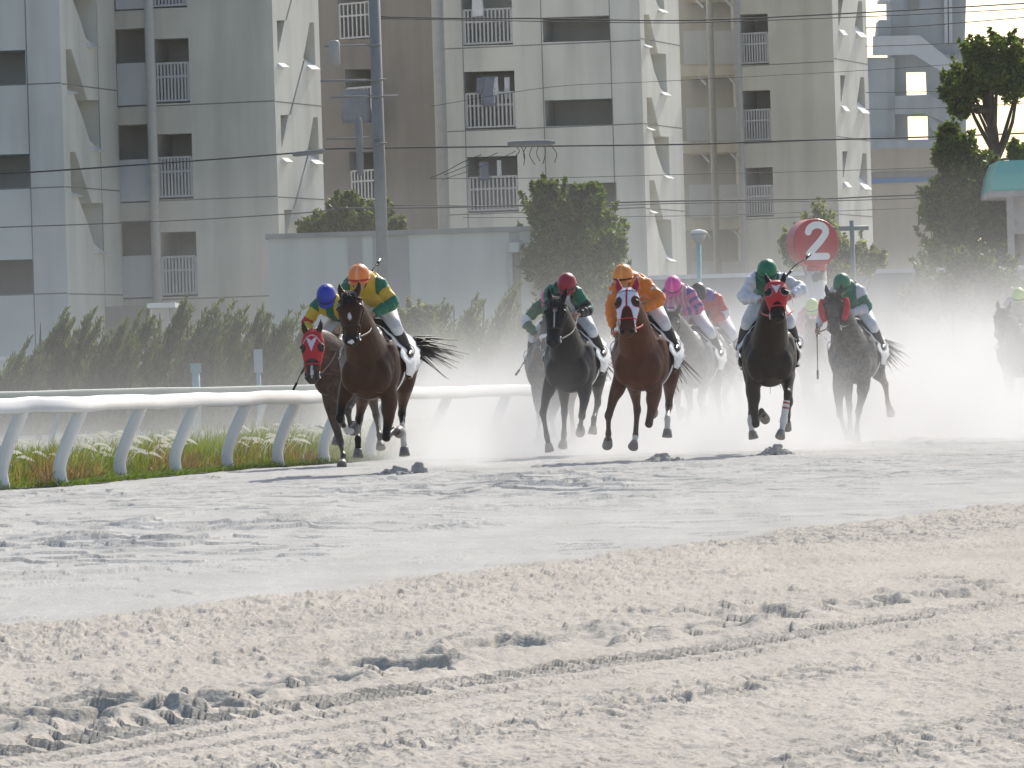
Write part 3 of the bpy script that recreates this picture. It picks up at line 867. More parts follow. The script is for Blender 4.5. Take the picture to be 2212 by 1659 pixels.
    for k in range(12):
        f += [(k, k + 1, k + 14, k + 13), (26 + k, 39 + k, 40 + k, 27 + k), (13 + k, 14 + k, 40 + k, 39 + k)]
    h.add(v, f, np.tile(cap * .9, (len(v), 1)))
    bt = hd + uz * R0 * 1.03; h.ell(bt, (.012, .012, .008), col=cap * .8)
    fin(h, 'helmet', M_CAP)
    bd = MB(); an = np.linspace(0, 2 * math.pi, 29)
    bd.tube([hd - uz * .030 + lz * math.cos(t) * R0 * .955 + fz * math.sin(t) * R0 * 1.115 for t in an], [(.004, .010)] * 29, 6, ref=fz, caps=False)
    fin(bd, 'helmet_band', cfg.get('band', M_GLOVE))
    gg = MB(); ln = MB()
    rows = []
    for k in range(13):
        an = R(20) + R(140) * k / 12
        c = sk + uz * .022 + lz * math.cos(an) * .082 + fz * (.012 + math.sin(an) * .098)
        rows.append(c)
    gg.tube(rows, [(.010, .030)] * 13, 10, ref=fz, sup=3)
    go = fin(gg, 'goggles', cfg.get('goggle', M_GLOVE))
    ln.tube([c + (c - sk) * .035 for c in rows[2:11]], [(.008, .020)] * 9, 8, ref=fz, sup=3)
    mk('lens', ln.mesh('lens', seat), M_LENS, go)
    cs = MB()
    for s_ in (-1, 1): cs.tube([hd - uz * .04 + lz * s_ * .10, sk - uz * .08 + lz * s_ * .062 + fz * .02, sk - uz * .122 + fz * .03], .006, 6, ref=fz)
    fin(cs, 'chin_strap', M_BLACK)
    # --- reins: part of the horse's tack
    for s_ in (-1, 1):
        bit = info['bits'][0 if s_ < 0 else 1]; hn = hands[s_] + np.array([.05, 0, 0])
        rr = MB(); mid = bit * .5 + hn * .5 + np.array([0, s_ * .05, -.05]); p, r = smooth_path([bit, mid, hn], [(.004, .011)] * 3, 6); rr.tube(p, r, 6)
        mk('rein', rr, M_REDSTRAP if cfg.get('redrein') else M_LEATHER, hroot)
    return root, dict(hands=hands)

def make_whip(H, p0, p1, x0, x1, label, bend=.02):
    a = H.W(H.L(p0, x0)); b = H.W(H.L(p1, x1))
    w = thing('riding_whip', label, 'whip', a, 'riding whips')
    d = b - a; L_ = np.linalg.norm(d)
    m = MB(); p, r = smooth_path([a, a * .6 + b * .4 + np.array([0, 0, bend]), b], [.009, .007, .006], 5); m.tube(p, r, 8); mk('shaft', m, M_BLACK, w)
    g = MB(); g.tube([a - d / L_ * .06, a, a + d / L_ * .10, a + d / L_ * .13], [.013, .014, .013, .009], 10); mk('grip', g, M_LEATHER, w)
    f = MB(); u_ = np.cross(d / L_, (0, 1, 0)); u_ /= np.linalg.norm(u_)
    f.obox(b + d / L_ * .04, [d / L_, u_, np.cross(d / L_, u_)], (.06, .014, .004)); mk('flap', f, M_BLACK, w)
    return w
#CUT2
# ------------------------------------------------------------------ the field
BAY = (.052, .021, .011); DBAY = (.020, .012, .009); CHEST = (.092, .028, .012); BLK = (.007, .0065, .008); GREY = (.045, .042, .04); BRN = (.075, .06, .05)
YEL = (.66, .44, .035); GRN = (.012, .15, .085); REDC = (.5, .02, .02); WHT = (.72, .72, .76); ORG = (.75, .22, .03); PNK = (.72, .16, .38); PUR = (.10, .07, .28); BLKS = (.012, .012, .012)
RHOOD = (.50, .018, .022); DARK = (.012, .006, .008)
def hood_red_band(t, psi, lat):
    front = math.sin(psi)
    if front > -.1:
        if .10 < t + .25 * (lat / .1) ** 2 * .35 < .135 + .0: pass
        arc = t - .42 * (abs(lat) / .125) ** 2.2 * .5
        if .055 < arc < .085: return (.62, .45, .46)
        if front > 0 and .13 < t < .40 and abs(lat) < .066 * (1 - (t - .13) / .27) and not (t < .19 and abs(lat) < .036 * (1 - (t - .13) / .06)): return (.66, .62, .68)
        if front > -.05 and ((t - .32) / .085) ** 2 + ((abs(lat) - .108) / .034) ** 2 < 1: return DARK
    return RHOOD
def hood_red_v(t, psi, lat):
    front = math.sin(psi)
    if front > -.1:
        e = ((t - .27) / .105) ** 2 + ((abs(lat) - .084) / .036) ** 2
        if e < 1: return (.02, .008, .01)
        if e < 1.30: return (.55, .30, .30)
        if front > 0 and .10 < t < .34 and abs(lat) < .058 * (1 - (t - .10) / .24) and not (t < .15 and abs(lat) < .038 * (1 - (t - .10) / .05)): return (.70, .68, .72)
    return RHOOD
def hood_white(t, psi, lat):
    front = math.sin(psi); rd = (.40, .012, .04)
    if front > -.25:
        if front > 0 and abs(lat) < .013: return rd
        if t > .02 and t < .04: return (.02, .02, .05)
        e = ((t - .27) / .115) ** 2 + ((abs(lat) - .10) / .043) ** 2
        if e < 1: return (.03, .016, .012)
        if e < 1.22: return rd
        if front > .1 and t > (-.085 + .885 * (1 - .45 * front ** 2)) - .035: return rd
    if front < -.2: return rd
    return (.66, .67, .76)
def S(v): return v
def silk1(arm, s, t, p):
    if arm:
        if t < .12: return GRN
        return REDC if .36 < t < .52 else YEL
    if abs(p[1]) > .12 and p[2] > 0: return GRN
    return GRN if abs(p[1]) < .045 and p[2] < .05 else YEL
def silk2(arm, s, t, p):
    if arm: return GRN if t < .2 else (YEL if t < .42 else GRN)
    return YEL
def silk3(arm, s, t, p):
    if arm: return GRN if t < .3 else (BLKS if t < .42 else (GRN if t < .6 else BLKS))
    if s > 0 and abs(p[1] - .07) < .03: return WHT
    return GRN if (math.floor(p[1] / .09 + 40) + math.floor(p[2] / .07 + 40)) % 2 else BLKS
def silk4(arm, s, t, p):
    if arm: return WHT if .38 < t < .62 else (.03, .12, .05)
    return (.03, .12, .05)
def silk5(arm, s, t, p):
    n = math.sin(p[1] * 22 + 1.3 + 2.2 * math.sin(p[2] * 29 + p[0] * 11)) * math.sin(p[2] * 24 + 2.0 * math.sin(p[1] * 27 + p[0] * 17) + p[0] * 19)
    return (.60, .58, .58) if (not arm and n > .52) or (arm and t < .28 and n > .5) else ORG
def silk6(arm, s, t, p):
    if arm: return PUR if (t * 5) % 1 < .45 else (.62, .16, .30)
    return (.60, .42, .46) if (p[1] * 16) % 1 < .5 else (.62, .18, .34)
def silk7(arm, s, t, p):
    if arm: return WHT if .45 < t < .62 else (.55, .05, .05)
    return (.16, .10, .36) if p[2] > -.02 else (.5, .06, .06)
def silk8(arm, s, t, p): return (.74, .74, .78) if arm else (.012, .13, .07)
def silk9(arm, s, t, p): return (.62, .30, .32)
def silk10(arm, s, t, p):
    if arm: return (.62, .62, .68) if t < .22 or t > .55 else (.015, .16, .09)
    return (.015, .16, .09) if p[1] < .13 else (.05, .06, .3)
def silk11(arm, s, t, p): return (.55, .45, .42) if arm else (.5, .5, .48)
leg = lambda f, *js: [(f(x, y), s) for x, y, s in js]
ORANGE_CAP = (.85, .24, .06)
FIELD = [
 dict(h=dict(px=fA(375, 900), Y=69, th=9), label='bay horse in a red hood with a white triangle, nearest the white rail', coat=BAY, dusty=.2,
      poll=fA(203, 585), muz=fA(203, 940), pollx=1.38, lean=.22, marks=[(.66, .92, .016, 0)], hood=dict(paint=hood_red_band, end=.62, arch=.12), redbridle=True, tail=(-1, .1, -.5), earf=.05,
      legs=dict(RF=leg(fA, (405, 1370, 1), (426, 1470, 1), (418, 1550, 1)), LH=leg(fA, (665, 1180, -1), (688, 1320, 1), (700, 1420, 1))),
      j=dict(cap=fA(302, 302), label='jockey in a blue helmet cover and yellow silks with a red armband', capcol=(.025, .05, .42), silk=silk1, pitch=.75, RH=fA(205, 590), RHx=.62, poleR=(-.6, -.6, 0), hx=.58, drop=.13)),
 dict(h=dict(px=fA(592, 850), Y=61, th=10), label='bay horse with a small white star leading the field in front of the others', coat=(.060, .025, .013), 
      poll=fA(472, 308), muz=fA(487, 668), pollx=1.2, lean=.26, marks=[(.40, .54, .016, 0), (.93, .99, .03, 0)], tail=(-.95, .75, -.12), earf=0,
      legs=dict(RF=leg(fA, (398, 1200, 1), (455, 1290, -1), (515, 1290, -1)), LF=leg(fA, (736, 1340, 1), (795, 1285, -1), (830, 1310, -1)),
                RH=leg(fA, (540, 1205, -1), (532, 1350, 1), (534, 1485, 1)), LH=leg(fA, (850, 1165, -1), (858, 1310, 1), (872, 1470, 1))), stRH=(-.05, -.18, .93),
      socks=dict(LH=(1, .55), RF=(1, .55)),
      j=dict(cap=fA(540, 165), label='jockey in an orange helmet cover and yellow silks with green hooped sleeves', capcol=ORANGE_CAP, capseg=(.9, .42, .22), silk=silk2, band=M_REDSTRAP, dy=.0, LH=fA(640, 445), LHx=.62, poleL=(-.2, 1, -.35), pitch=.2, drop=.10, breech=None)),
 dict(h=dict(px=fB(415, 850), Y=71, th=10), label='black horse with a narrow white blaze between two bays', coat=BLK, points=(.010, .010, .010),
      poll=fB(335, 370), muz=fB(306, 725), pollx=1.22, lean=.26, marks=[(.20, .30, .024, 0), (.30, .66, .008, 0)], tail=(-1, .1, -.4),
      legs=dict(RF=leg(fB, (228, 1245, 1), (258, 1425, 1), (282, 1545, 1)), LF=leg(fB, (532, 1270, 1), (520, 1345, -1), (524, 1385, -1)),
                RH=leg(fB, (395, 1240, -1), (392, 1410, 1), (384, 1515, 1)), LH=leg(fB, (655, 1165, -1), (625, 1290, 1), (615, 1410, 1))), stRH=(-.05, -.18, .95),
      j=dict(cap=fB(415, 235), label='jockey in a dark red helmet cover and green and black silks', capcol=(.33, .012, .03), silk=silk3, dy=-.09, LH=fB(505, 480), LHx=.6, poleL=(-.6, .5, -.3), pitch=.55)),
 dict(h=dict(px=fB(262, 880), Y=76, th=9), label='dusty brown horse half hidden behind the black one', coat=BRN, dusty=.5,
      poll=fB(300, 470), muz=fB(262, 780), pollx=1.25, lean=.25, tail=(-1, .1, -.5), noseband=M_CLOTHW,
      legs=dict(RF=leg(fB, (205, 1280, 1), (195, 1390, 1), (195, 1480, 1)), LF=leg(fB, (295, 1290, 1), (305, 1370, 1), (300, 1420, 1)), LH=leg(fB, (445, 1200, -1), (462, 1380, 1), (460, 1480, 1))),
      j=dict(cap=fB(280, 345), label='jockey in a pink helmet cover hidden behind the black horse, green sleeves with white hoops', capcol=(.72, .10, .32), silk=silk4, RH=fB(170, 640), RHx=.55, poleR=(-.3, -1, .1), pitch=.6)),
 dict(h=dict(px=fB(967, 850), Y=65, th=10), label='chestnut horse in a white and red hood with red ear covers', coat=CHEST, points=(.045, .02, .012), dark=.75,
      poll=fB(885, 305), muz=fB(887, 645), pollx=1.2, lean=.26, hood=dict(paint=hood_white, end=.80, arch=.45), earhood=(.36, .012, .04), hair=(.03, .015, .01), redbridle=True, tail=(-1, .15, -.6), earf=0,
      legs=dict(RF=leg(fB, (738, 1265, 1), (738, 1405, -1), (733, 1490, -1)), LF=leg(fB, (1052, 1335, 1), (1070, 1270, -1), (1085, 1255, -1)),
                RH=leg(fB, (962, 1220, -1), (948, 1425, 1), (930, 1520, 1)), LH=leg(fB, (1208, 1190, -1), (1197, 1290, 1), (1196, 1435, 1))), stRH=(-.05, -.18, .95),
      socks=dict(LH=(1, .6), RH=(2, .2)),
      j=dict(cap=fB(850, 172), label='jockey in an orange helmet cover and orange silks with pale patches', capcol=(.80, .27, .05), capseg=(.85, .4, .15), silk=silk5, dy=.03, LH=fB(1000, 450), LHx=.62, poleL=(-.1, 1, -.2), RH=fB(770, 590), RHx=.6, pitch=.2, redrein=True)),
 dict(h=dict(px=fC(60, 1000), Y=79, th=10), label='grey dusty horse with a dark mane behind the chestnut', coat=(.12, .11, .10), dusty=.6,
      poll=fB(1225, 470), muz=fB(1180, 760), pollx=1.25, lean=.25, tail=(-1, .3, -.6), legs={},
      j=dict(cap=fB(1240, 250), label='jockey in a bright pink helmet cover and pink silks with purple striped sleeves', capcol=(.85, .04, .36), capseg=(.9, .3, .55), silk=silk6, LH=fB(1310, 470), LHx=.6, dy=.0, pitch=.7)),
 dict(h=dict(px=fC(215, 950), Y=84, th=9), label='horse in thick dust behind the grey one, with a white saddlecloth', coat=BRN, dusty=.5,
      poll=fC(140, 720), muz=fC(130, 860), pollx=1.25, lean=.25, tail=(-1, .3, -.6), legs={},
      j=dict(cap=fC(120, 545), label='jockey in a black helmet cover and purple silks with red and white sleeves', capcol=(.02, .018, .02), silk=silk7, LH=fC(200, 740), LHx=.6, dy=.05, pitch=.5)),
 dict(h=dict(px=fC(570, 900), Y=67, th=2), label='dark bay horse in a red hood with ringed eye holes and a striped leg bandage', coat=DBAY,
      poll=fC(612, 500), muz=fC(627, 735), pollx=1.2, lean=.26, hood=dict(paint=hood_red_v, end=.74, arch=.24), redbridle=True, ears=True, earf=.0, tail=(-1, .0, -.6),
      legs=dict(RF=leg(fC, (485, 1395, 1), (522, 1310, -1), (540, 1350, -1)), LF=leg(fC, (688, 1200, 1), (660, 1390, 1), (638, 1480, 1)),
                RH=leg(fC, (455, 1230, -1), (450, 1370, 1), (472, 1485, 1)), LH=leg(fC, (700, 1250, -1), (690, 1330, -1), (682, 1420, -1))), stRH=(-.2, -.2, .95),
      socks=dict(RH=(2, -.1), LF=(2, .0)), bandage='LF',
      j=dict(cap=fC(558, 410), label='jockey in a green helmet cover and green silks with plain white sleeves', capcol=(.01, .17, .085), silk=silk8, RH=fC(520, 600), RHx=.68, poleR=(-.2, -1, -.35), LH=fC(715, 575), LHx=.68, poleL=(-.1, 1, -.3), pitch=.6, redrein=True)),
 dict(h=dict(px=fC(855, 900), Y=95, th=8), label='distant horse lost in dust in front of the red number post', coat=BRN, dusty=.6,
      poll=fC(850, 730), muz=fC(850, 860), pollx=1.2, lean=.25, legs={},
      j=dict(cap=fC(842, 640), label='jockey in a lime green helmet cover in front of the red number post', capcol=(.45, .62, .13), silk=silk9, pitch=.5)),
 dict(h=dict(px=fC(1092, 950), Y=77, th=11), label='dark grey horse wearing red fleece cheek rolls', coat=(.030, .028, .028), dusty=.55, points=(.025, .023, .022),
      poll=fC(983, 565), muz=fC(985, 815), pollx=1.2, lean=.26, fleece=True, marks=[(.18, .24, .014, 0)], tail=(-1, .45, -.35), earf=0,
      legs=dict(RF=leg(fC, (1020, 1330, 1), (1050, 1430, 1), (1080, 1490, 1)), LF=leg(fC, (1140, 1310, 1), (1128, 1420, 1), (1130, 1500, 1)),
                RH=leg(fC, (1080, 1280, -1), (1085, 1400, 1), (1085, 1470, 1)), LH=leg(fC, (1310, 1140, -1), (1326, 1260, -1), (1345, 1320, -1))), stRH=(-.1, -.18, .95),
      j=dict(cap=fC(1033, 490), label='jockey in a green helmet cover and green silks with white hooped sleeves', capcol=(.015, .17, .09), silk=silk10, dy=.02, RH=fC(885, 775), RHx=.5, poleR=(-.2, -1, .1), LH=fC(1085, 690), LHx=.6, pitch=.5)),
 dict(h=dict(px=fC(2150, 880), Y=94, th=8), label='dark horse far right, hidden to the neck in dust', coat=BRN, dusty=.4,
      poll=fC(2060, 665), muz=fC(2035, 850), pollx=1.2, lean=.26, legs={},
      j=dict(cap=fC(2158, 572), label='jockey in a lime green helmet cover at the far right of the field', capcol=(.45, .62, .13), silk=silk11, dy=.0, pitch=.4)),
]
HS = []
for c in FIELD:
    H = Horse(**c['h']); j = c['j']
    if j.get('breech', 1) is None: j['breech'] = M_BLACKB if False else M_BREECH
    hr, info = make_horse(H, c); jr, ji = make_jockey(H, hr, info, j); HS.append((H, hr, jr, ji))
make_whip(HS[0][0], fA(152, 818), fA(85, 950), .60, .45, 'thin black whip hanging beside the red hood with the white triangle')
make_whip(HS[1][0], fA(612, 178), fA(672, 82), .30, .10, 'black whip pointing up behind the orange helmet of the leading jockey')
make_whip(HS[3][0], fB(115, 815), fB(42, 915), .35, .2, 'black whip held low beside the black horse')
make_whip(HS[7][0], fC(680, 448), fC(806, 336), .60, .30, 'long black whip raised towards the red number drum', .03)
make_whip(HS[9][0], fC(874, 775), fC(879, 1058), .52, .45, 'whip hanging straight down beside the grey horse with cheek rolls', 0)
#CUT3
# ------------------------------------------------------------------ running rails
def catmull(pts, sub=8):
    p, _ = smooth_path(pts, np.ones(len(pts)), sub); return p
def resample(poly, step):
    seg = np.linalg.norm(np.diff(poly, axis=0), axis=1); s = np.concatenate([[0], np.cumsum(seg)])
    q = np.arange(0, s[-1], step); return np.stack([np.interp(q, s, poly[:, k]) for k in range(poly.shape[1])], 1)
def hpx(px): return 877 - .031 * px
def gp(px, Y):
    P = at(px, hpx(px), Y); return np.array([P[0], P[1], 0.0])
base_px = [(8, 1058), (134, 1050.5), (264, 1037.5), (383, 1026.5), (495, 1016.5), (604, 1009), (703, 1002)]
posts = [ground(*p) for p in base_px]; posts = [np.array([p[0], p[1], 0]) for p in posts]
d01 = posts[0] - posts[1]
pre = [posts[0] + d01 * 3, posts[0] + d01 * 2, posts[0] + d01]
tailp = [gp(800, 74.5), gp(930, 78), gp(1060, 82), gp(1200, 86.5), gp(1370, 92), gp(1560, 98), gp(1800, 106), gp(2080, 116), gp(2400, 128)]
line = catmull(pre + posts + tailp, 8)
def rail(line, plist, name, label, zt, thick, wide, over, m, mp, pw, slant=.5):
    t = thing(name, label, 'rail', line[0])
    # lateral unit towards the track
    def lat(i):
        d = line[min(i + 1, len(line) - 1)] - line[max(i - 1, 0)]; d = d / np.linalg.norm(d); return np.array([d[1], -d[0], 0])
    step = 8
    for s0 in range(0, len(line) - 1, step):
        i1 = min(s0 + step, len(line) - 1); b = MB(); rg = []
        for i in range(s0, i1 + 1):
            L_ = lat(i); c = line[i] + L_ * over; k = (i - s0) / max(1, i1 - s0)
            z = zt - thick / 2 + .006 * math.sin(i * .55) + .003 * math.sin(i * 1.31)
            an = np.linspace(0, 2 * math.pi, 20, endpoint=False); ca, sa = np.cos(an), np.sin(an)
            ca = np.sign(ca) * np.abs(ca) ** .45; sa = np.sign(sa) * np.abs(sa) ** .6
            sc_ = 1.0
            xx_ = ca * wide / 2; zz_ = sa * thick / 2
            xx_ = np.where(sa > -.3, xx_ - np.clip(xx_ + wide * .3, 0, 9) * np.clip((sa + .3) / 1.3, 0, 1) * slant, xx_)
            rg.append(c + np.outer(xx_ * sc_, L_) + np.outer(zz_ * sc_ + z, (0, 0, 1)))
        b.rings(rg, caps=False); mk('rail_cover', b, m, t)
    for p in plist:
        i = int(np.argmin(np.linalg.norm(line - p, axis=1))); L_ = lat(i); d = np.array([-L_[1], L_[0], 0])
        b = MB(); pts, _ = smooth_path([p, p + L_ * -.02 + np.array([0, 0, zt * .22]), p + L_ * over * .32 + np.array([0, 0, zt * .5]), p + L_ * over * .86 + np.array([0, 0, zt * .78]), p + L_ * over + np.array([0, 0, zt - thick * .7])], np.ones(5), 5)
        b.tube(pts, [(pw / 2, pw * .42)] * len(pts), 14, ref=L_, sup=2.8)
        po = mk('post', b, mp, t)
        b = MB(); q = p + L_ * (over * .95 + pw * .52) + np.array([0, 0, zt - thick - .05]); b.obox(q, [L_, d, np.array([0, 0, 1.0])], (.008, .018, .055)); mk('bracket', b, M_BLACK, po)
        b = MB(); b.tube([p + np.array([0, 0, -.02]), p + np.array([0, 0, .03])], [pw * .62, pw * .56], 12, ref=(1, 0, 0)); mk('foot', b, M_CONC, po)
    return t
allposts = pre + posts + tailp
rail(line, allposts, 'running_rail', 'white plastic running rail on curved gooseneck posts along the sand', .93, .165, .15, .24, M_WHITEPL, M_POSTW, .135)
l2 = catmull([gp(-700, 80), gp(0, 97), gp(330, 108), gp(680, 121), gp(1000, 135), gp(1300, 150)], 8)
p2 = [gp(-60, 95), gp(112, 100.6), gp(285, 106), gp(556, 116), gp(745, 123), gp(930, 131.5)]
rail(l2, p2, 'running_rail', 'teal grey running rail behind the white rail, darkened as if in shade', 1.10, .19, .14, .24, M_TEALR, M_WHITEPL, .10, 0)

# ------------------------------------------------------------------ infield turf, grass and plumes
turf = MB(); A = np.array([q + np.array([-(.0), 0, 0]) for q in line])
lf = []
for i in range(len(line)):
    d = line[min(i + 1, len(line) - 1)] - line[max(i - 1, 0)]; d /= np.linalg.norm(d); L_ = np.array([d[1], -d[0], 0])
    lf.append([line[i] + L_ * (.16 + .05 * math.sin(i * 1.3)) + (0, 0, .010), line[i] - L_ * 1.0 + (0, 0, .03), line[i] - L_ * 6 + (0, 0, .05), line[i] - L_ * 22 + (0, 0, .06), line[i] - L_ * 90 + (0, 0, .06)])
turf.rings([np.array(r) for r in lf], False, closed=False)
M_TURF = mat('infield soil and turf', (0.085, 0.088, 0.062), .95, .5, 3, .4, 20)
tf = mk('infield_turf', turf, M_TURF, None, kind='structure')
rng = np.random.default_rng(5)
gv = []; gf = []; gc = []
seg = np.linalg.norm(np.diff(line, axis=0), axis=1); cum = np.concatenate([[0], np.cumsum(seg)])
def onrail(s):
    i = np.clip(np.searchsorted(cum, s) - 1, 0, len(line) - 2); k = (s - cum[i]) / seg[i]
    p = line[i] * (1 - k)[:, None] + line[i + 1] * k[:, None]; d = (line[i + 1] - line[i]) / seg[i][:, None]
    return p, np.stack([d[:, 1], -d[:, 0], 0 * k], 1)
NB = 46000
s = rng.random(NB) * min(cum[-1], 62); w = rng.random(NB) ** 1.7 * 5.5 - .13
P, Lt = onrail(s); pos = P - Lt * w[:, None]
patch = fbm(s * .55, w * .8, 7, 3); brown = (patch > .30) & (w > .02) & (w < .7)
hgt = (.12 + .22 * np.clip(w / .6, 0, 1)) * (.5 + .8 * rng.random(NB)) * (1 + .35 * patch)
hgt = np.where(w < .1, .05 + .06 * rng.random(NB), hgt)
ang = rng.random(NB) * 6.28; lean = rng.normal(size=(NB, 2)) * .10 + np.array([.05, 0])
wd_ = .004 + .005 * rng.random(NB)
side = np.stack([np.cos(ang) * wd_, np.sin(ang) * wd_, 0 * ang], 1)
tip = pos + np.stack([lean[:, 0], lean[:, 1], hgt], 1); mid = pos * .5 + tip * .5 + np.stack([-lean[:, 0] * .25, -lean[:, 1] * .25, hgt * .08], 1)
V = np.stack([pos - side, pos + side, mid + side * .8, mid - side * .8, tip], 1).reshape(-1, 3)
g0 = np.array([(.15, .21, .04), (.20, .25, .06), (.26, .27, .11), (.12, .17, .035)])[rng.integers(0, 4, NB)]
b0 = np.array([(.22, .15, .10), (.28, .20, .13), (.17, .11, .075)])[rng.integers(0, 3, NB)]
cc = np.where(brown[:, None], b0, g0); cc[w < .1] = np.array((.13, .19, .02)) * (.7 + .6 * rng.random((np.sum(w < .1), 1)))
F = []
for k in range(NB):
    a = k * 5; F.append((a, a + 1, a + 2, a + 3)); F.append((a + 3, a + 2, a + 4))
gm = bpy.data.meshes.new('grass'); gm.from_pydata(V.tolist(), [], F); put_col(gm, np.repeat(cc, 5, 0))
mk('infield_grass', gm, M_GRASS, None, False, kind='stuff', label='rough green and brown grass under the white rail', category='grass')
pl = MB()
for k in range(620):
    s_ = rng.random() * 40; cl = math.floor(s_ / 1.1); rr = random.Random(cl)
    if rr.random() < .45 or rng.random() < .25: continue
    w_ = .10 + rr.random() * .8 + rng.random() * 1.1
    p, L_ = onrail(np.array([s_])); p = p[0] - L_[0] * w_; h_ = .24 + .26 * rng.random()
    tp = p + np.array([.10 + .1 * rng.random(), rng.normal() * .06, h_])
    pl.tube([p, p * .4 + tp * .6 + np.array([-.02, 0, .03]), tp], .0025, 4, caps=False)
    d = np.array([.075 + .03 * rng.random(), rng.normal() * .03, .012 - .05 * rng.random()])
    q, r = smooth_path([tp - d * .25, tp + d * .4 + (0, 0, .02), tp + d * 1.1 + (0, 0, .008), tp + d * 1.7 + (0, 0, -.015)], [.004, .017, .015, .003], 3)
    pl.tube(q, r, 6, caps=False)
mk('grass_plumes', pl, M_PLUME, None, kind='stuff', label='fluffy white grass plumes nodding above the rough grass', category='grass plumes')

# ------------------------------------------------------------------ foliage
def leaves(mb, cen, rad, n, size, cols, rng, shell=.55, up=.0, sun_tip=None):
    cen = np.asarray(cen, float); rad = np.asarray(rad, float)
    u = rng.normal(size=(n, 3)); u /= np.linalg.norm(u, axis=1)[:, None]
    r = shell + (1 - shell) * rng.random(n) ** .7; r = np.where(rng.random(n) < .25, rng.random(n), r)
    p = cen + u * r[:, None] * rad
    a = rng.normal(size=(n, 3)); a[:, 2] += up; a /= np.linalg.norm(a, axis=1)[:, None]
    b = np.cross(a, rng.normal(size=(n, 3))); b /= np.linalg.norm(b, axis=1)[:, None]
    sz = size * (.6 + .8 * rng.random(n))
    L_ = a * sz[:, None]; W_ = b * (sz * .42)[:, None]
    v = np.stack([p - L_, p + W_, p + L_, p - W_], 1).reshape(-1, 3)
    cols = np.array(cols); c = cols[rng.integers(0, len(cols), n)] * (.75 + .5 * rng.random((n, 1)))
    mb.add(v, [(4 * k, 4 * k + 1, 4 * k + 2, 4 * k + 3) for k in range(n)], np.repeat(c, 4, 0))
GREENS = [(.075, .12, .03), (.10, .15, .035), (.13, .18, .04), (.055, .09, .025)]
DULL = [(.055, .085, .035), (.07, .10, .045), (.045, .07, .032)]
YELG = [(.13, .15, .03), (.09, .12, .03), (.06, .09, .025)]
def tree(name, label, cat, px, Y, clumps, cols, size, n, trunk, tr=.1, seed=1, grp=None, z0=0.0):
    rng = np.random.default_rng(seed); b = gp(px, Y); b[2] = z0
    t = thing(name, label, cat, b, grp)
    tk = MB(); cr = MB()
    cl = [(at(x, y, Y + dy), (rx * Y / FD, rx * Y / FD, ry * Y / FD)) for x, y, rx, ry, dy in clumps]
    tw = [at(x, y, Y) for x, y in trunk]
    path = [b] + tw; p, r = smooth_path(path, np.linspace(tr, tr * .45, len(path)), 4); tk.tube(p, r, 9, ref=(1, 0, 0))
    for c, rad in cl:
        j = p[int(len(p) * (.45 + .5 * rng.random()))]
        for q in range(2):
            e = c + rng.normal(size=3) * np.array(rad) * .35
            pp, rr = smooth_path([j, j * .5 + e * .5 + rng.normal(size=3) * .15, e], [tr * .35, tr * .22, tr * .08], 3); tk.tube(pp, rr, 6, ref=(1, 0, 0))
        sub = max(7, int(9 * max(rad)))
        for q in range(sub):
            u = rng.normal(size=3); u /= np.linalg.norm(u)
            leaves(cr, c + u * np.array(rad) * (.30 + .45 * rng.random()), np.array(rad) * (.36 + .25 * rng.random()), int(1.5 * n / sub), size, cols, rng, .2)
    for c, rad in cl:
        for q in range(16):
            u = rng.normal(size=3); u[2] = abs(u[2]) * .8 + .1; u /= np.linalg.norm(u)
            b0 = c + u * rad * .8; dd = u * .5 + np.array([0, 0, .6]); ln = (.25 + .5 * rng.random()) * min(1, max(rad))
            for w in range(5): leaves(cr, b0 + dd * ln * w / 4, np.array([.12, .12, .14]) * (1.2 - w * .18) * max(.6, size / .1), 9, size * .85, cols, rng, .2)
    mk('trunk', tk, M_BARK, t); mk('crown', cr, M_LEAF, t, False)
    return t
